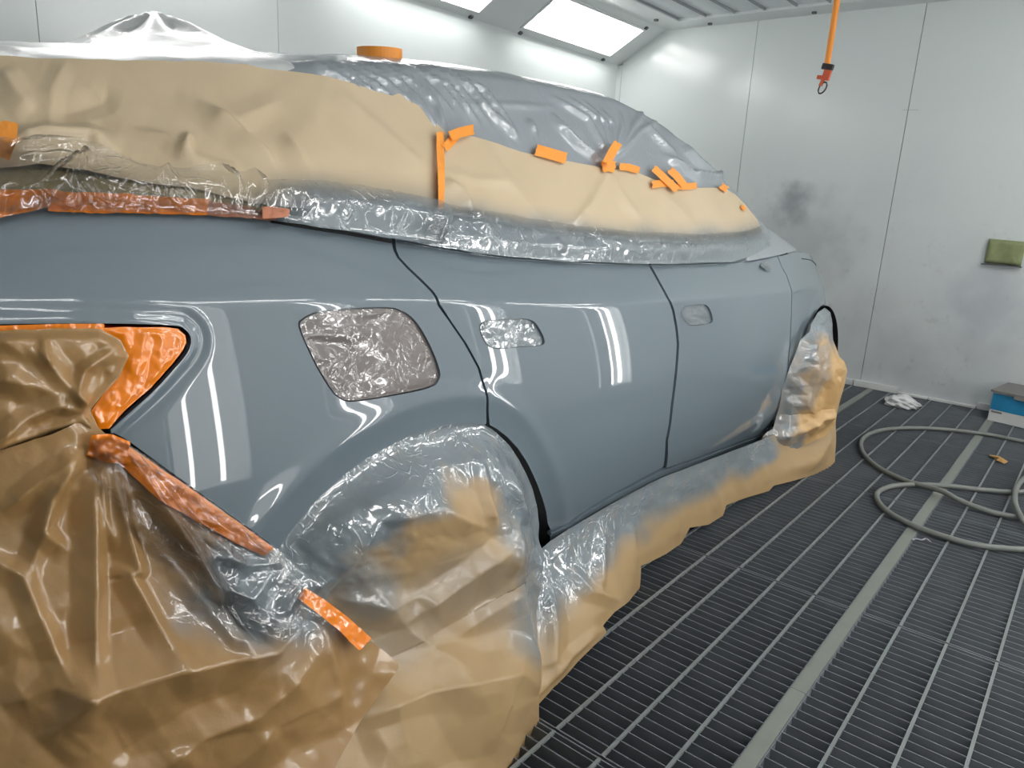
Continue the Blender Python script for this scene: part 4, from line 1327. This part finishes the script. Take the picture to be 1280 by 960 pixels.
def d_v3(P, d):
    e = np.clip(d / 10, 0, 1)
    h = e * (.005 * facet(P, 26, 161, .4) + .0012 * facet(P, 10, 162, .5) + .010)
    h = h + d_l1(P, d)
    for pts, am, w in (([(150, 560), (200, 640), (240, 690)], .016, 10), ([(165, 570), (230, 650), (300, 715)], .012, 9), ([(200, 600), (270, 660), (340, 700)], .010, 10), ([(250, 690), (300, 705), (350, 700)], .010, 9)):
        h += e * ridge(P, pts, am, w)
    return h


sheet('masking_film', wob(V3, 1.0, 45), lowA, M_film, 'clear crinkled film over the orange bumper gap tape', 'masking film', 2.0, .034, d_v3,
      lambda P, d: .85 * np.clip(1.5 - np.hypot(P[:, 0] - 350, P[:, 1] - 715) / 75 + .8 * vnoise(P, 24, 7), .03, 1) * sstep(0, 40, d))
tape([(377, 741), (400, 757), (430, 780), (457, 806)], [16, 19, 20, 22], 'orange tape strip on brown paper below the rear wheel arch', M_tape_red, lowA, .075)

# roll of orange tape lying on the roof film
tr = empty('tape_roll', (1.49, 1.74, float(zr(1.5)) + .044)); tag(tr, 'roll of orange tape lying flat on the car roof', 'tape')


def ring(r0, r1, z0, z1, n=40, z2=None):
    V, F = [], []
    for i in range(n):
        a = 2 * math.pi * i / n
        for r, z in ((r0, z0), (r1, z0), (r1, z1), (r0, z1)):
            V.append((r * math.cos(a), r * math.sin(a), z))
        j = (i + 1) % n
        for k in range(4): F.append((i * 4 + k, j * 4 + k, j * 4 + (k + 1) % 4, i * 4 + (k + 1) % 4))
    return V, F


def child(name, VF, M_, p, smooth=True):
    me = bpy.data.meshes.new(name); me.from_pydata([tuple(v) for v in VF[0]], [], VF[1])
    o = bpy.data.objects.new(name, me); COL.objects.link(o); me.materials.append(M_); o.parent = p
    return o


child('tape_winding', ring(.040, .064, 0, .042), M_tape, tr)
child('cardboard_core', ring(.034, .040, 0.001, .041), M_grey_card, tr)
tr.rotation_euler = (.03, -.07, 0)

# ------------------------------------------------------------------ strap hanging from the ceiling
ts = empty('hanging_strap', (4.5, 1.468, ZC)); tag(ts, 'orange strap hanging from the ceiling with a buckle and ring', 'strap')
P0 = np.array([4.5, 1.468, ZC]); P1 = np.array([4.5, 1.472, 2.085])
V, F = [], []
for i in range(26):
    t = i / 25
    c = P0 + (P1 - P0) * t
    tw = .35 * math.sin(2.2 * t)
    d = np.array([-math.sin(tw) * .4, math.cos(tw), 0]) * .0165
    e = np.array([.0014, 0, 0])
    V += [c - d - e, c + d - e, c + d + e, c - d + e]
    if i:
        for k in range(4): F.append((4 * i - 4 + k, 4 * i - 4 + (k + 1) % 4, 4 * i + (k + 1) % 4, 4 * i + k))
mesh('webbing', V, F, M_strap, ts)
b = MB()
b.obox(P1 + [-.014, -.032, -.022], (.028, 0, 0), (0, .058, .012), (0, -.006, .030))
b.build('buckle', M_ring, ts)
b = MB()
b.obox(P1 + [-.012, -.020, -.075], (.024, 0, 0), (0, .038, .010), (0, -.010, .052))
b.obox(P1 + [-.010, .008, -.066], (.020, 0, 0), (0, .036, .004), (0, -.002, .020))
b.obox(P1 + [-.010, .012, -.100], (.020, 0, 0), (0, .016, .002), (0, -.012, .034))
b.build('hook_body', M_buckle, ts)
rg = [P1 + np.array([.004 * math.sin(a), .006 + .020 * math.cos(a) - .018 * math.sin(a) * .4, -.110 + .030 * math.sin(a)]) for a in np.linspace(0, 2 * math.pi, 28, endpoint=False)]
MB().tube(rg, .0045, 8, True).build('ring', M_ring, ts, True)
MB().box((4.47, 1.44, ZC - .012), (4.53, 1.50, ZC + .004)).build('ceiling_hook_plate', M_clip, ts)

# ------------------------------------------------------------------ hose on the floor
hp = [(1330, 560, 0), (1285, 553, 0), (1240, 544, 0), (1195, 538, 0), (1150, 535, 0), (1115, 536, 0), (1090, 541, 0), (1077, 551, 0), (1079, 566, 0), (1096, 583, 0), (1130, 600, 0), (1160, 612, .012), (1178, 620, .022), (1200, 629, .012), (1235, 639, 0), (1262, 645, .0), (1275, 647, .0), (1310, 650, 0),
      (1350, 640, 0), (1355, 620, 0), (1330, 590, 0), (1305, 588, .0), (1286, 596, .012), (1271, 612, .022), (1267, 630, .022), (1271, 645, .024), (1284, 660, .01), (1315, 672, 0), (1370, 668, 0), (1400, 640, 0), (1380, 615, 0), (1330, 612, 0),
      (1290, 614, 0), (1262, 615, 0), (1225, 612, 0), (1190, 608, 0), (1160, 606, 0), (1130, 606, 0), (1110, 609, 0), (1097, 616, 0), (1098, 627, 0), (1112, 641, 0), (1142, 657, 0), (1178, 670, 0), (1215, 680, 0), (1250, 685, 0), (1290, 687, 0), (1340, 684, 0)]
pts = []
for (u_, v_, dz) in hp:
    p = on_plane(np.array([[u_, v_]], float), 2, .0155)[0]
    pts.append(p + np.array([0, 0, dz]))
o = MB().tube(catmull(pts, 7), .0125, 10).build('air_hose', M_hose, None, True)
tag(o, 'grey rubber hose lying in loops on the steel grating', 'hose')

# ------------------------------------------------------------------ carton by the far wall
tb = empty('carton', (5.72, .467, .0025)); tag(tb, 'blue and white carton standing on the floor by the far wall', 'box')
tb.rotation_euler = (0, 0, math.radians(-12))
W_, D_, Hh = .42, .28, .20


def cbox(name, a, b_, M_, p=tb):
    mb = MB().box(a, b_)
    return child(name, (mb.V, mb.F), M_, p)


cbox('carton_body', (0, -W_, 0), (D_, 0, Hh), M_white_card)
cbox('blue_print_band', (-.0015, -W_ + .0, .078), (0, -.002, Hh - .012), M_blue)
cbox('blue_print_band', (.0, -.0, .078), (D_, .0015, Hh - .012), M_blue)
cbox('printed_mark', (-.002, -.075, .058), (-.0005, -.012, .070), M_grey_card)
mb = MB(); mb.obox((-.02, -W_ - .01, Hh), (D_ + .03, 0, .012), (0, W_ + .02, 0), (0, 0, .012)); child('lid_flap', (mb.V, mb.F), M_grey_card, tb)
mb = MB(); mb.obox((-.022, -W_ - .01, Hh - .022), (.004, 0, 0), (0, W_ * .72, 0), (.004, 0, .03)); child('lid_flap', (mb.V, mb.F), M_grey_card, tb)

# ------------------------------------------------------------------ green pad held on the far wall
g = on_plane(np.array([(1238, 300), (1230, 329), (1280, 332)], float), 0, XF)
tp = empty('sanding_pad', (XF, (g[1, 1] + g[2, 1]) / 2, g[1, 2])); tag(tp, 'square olive green pad mounted on the far wall', 'pad')
ya, yb_ = g[1, 1], g[1, 1] - .215
za, zt = g[1, 2], g[0, 2] + .005
V, F = [], []
nx, ny = 22, 16
for i in range(nx):
    for j in range(ny):
        s, t = i / (nx - 1), j / (ny - 1)
        e = min(min(s, 1 - s) * 12, min(t, 1 - t) * 10, 1)
        V.append((XF - .004 - .035 * e ** .5 - .004 * math.sin(9 * s + 3 * t), ya + (yb_ - ya) * s, za + .004 + (zt - za) * t - .006 * s))
        if i and j: F.append(((i - 1) * ny + j - 1, (i - 1) * ny + j, i * ny + j, i * ny + j - 1))
mesh('green_fleece', V, F, M_pad, tp)
MB().box((XF - .05, yb_ - .006, za - .008), (XF - .001, ya + .012, za)).build('holder_shelf', M_clip, tp)

# ------------------------------------------------------------------ crumpled film on the floor
pc = on_plane(np.array([(1100, 499), (1128, 503), (1158, 505)], float), 2, .03)


def crumple(name, c, rx, ry, rz, seed, M_, label, cat, lobes):
    import bmesh
    bm = bmesh.new(); bmesh.ops.create_icosphere(bm, subdivisions=5, radius=1)
    V = np.array([v.co[:] for v in bm.verts]); F = [[v.index for v in f.verts] for f in bm.faces]; bm.free()
    th = np.arctan2(V[:, 1], V[:, 0]); uv = np.stack([V[:, 0] * 1.3 + V[:, 2], V[:, 1] * 1.3 - V[:, 2] * .6], 1)
    r = 1 + .35 * facet(uv, .55, seed) + .22 * facet(uv + 3, .24, seed + 1) + .10 * facet(uv, .1, seed + 2)
    r *= 1 + lobes * np.cos(2 * th)
    V = V * r[:, None] * np.array([rx, ry, rz])
    V[:, 2] = np.maximum(V[:, 2], -.012) + .012
    return tag(mesh(name, V + c, F, M_, None), label, cat)


mid = (pc[0] + pc[2]) / 2; mid[2] = .003
crumple('plastic_scrap', mid, .10, .125, .055, 5, M_plastic, 'crumpled white plastic scrap on the grating by the far wall', 'plastic', .15)
q = on_plane(np.array([(1247, 574), (1252, 572), (1150, 678)], float), 2, .004)
tl = mesh('dry_scrap', [(0, 0, .004), (.05, .02, .014), (.09, -.01, .006), (.05, -.04, .012), (.02, -.05, .004), (-.03, -.03, .01), (-.05, .01, .004), (-.01, .03, .012), (.0, .0, .022)], [(0, 1, 8), (1, 2, 8), (2, 3, 8), (3, 4, 8), (4, 5, 8), (5, 6, 8), (6, 7, 8), (7, 0, 8)], M_leaf, None, False)
tl.location = (q[0][0] - .02, q[0][1] - .01, .0); tl.rotation_euler = (0, 0, .8)
tag(tl, 'brownish dry scrap lying on the grating near the carton', 'scrap')
lp = [(0, .03, .003), (.02, .02, .006), (.03, .0, .004), (.05, -.012, .007), (.04, -.03, .004)]
o = MB().tube([np.array(p) + [q[2][0], q[2][1], 0] for p in catmull(lp, 4)], [.0035] * 17, 6).build('lint_scrap', M_lint, None, True)
tag(o, 'small pale lint scrap on the grating beside the flat strip', 'scrap')
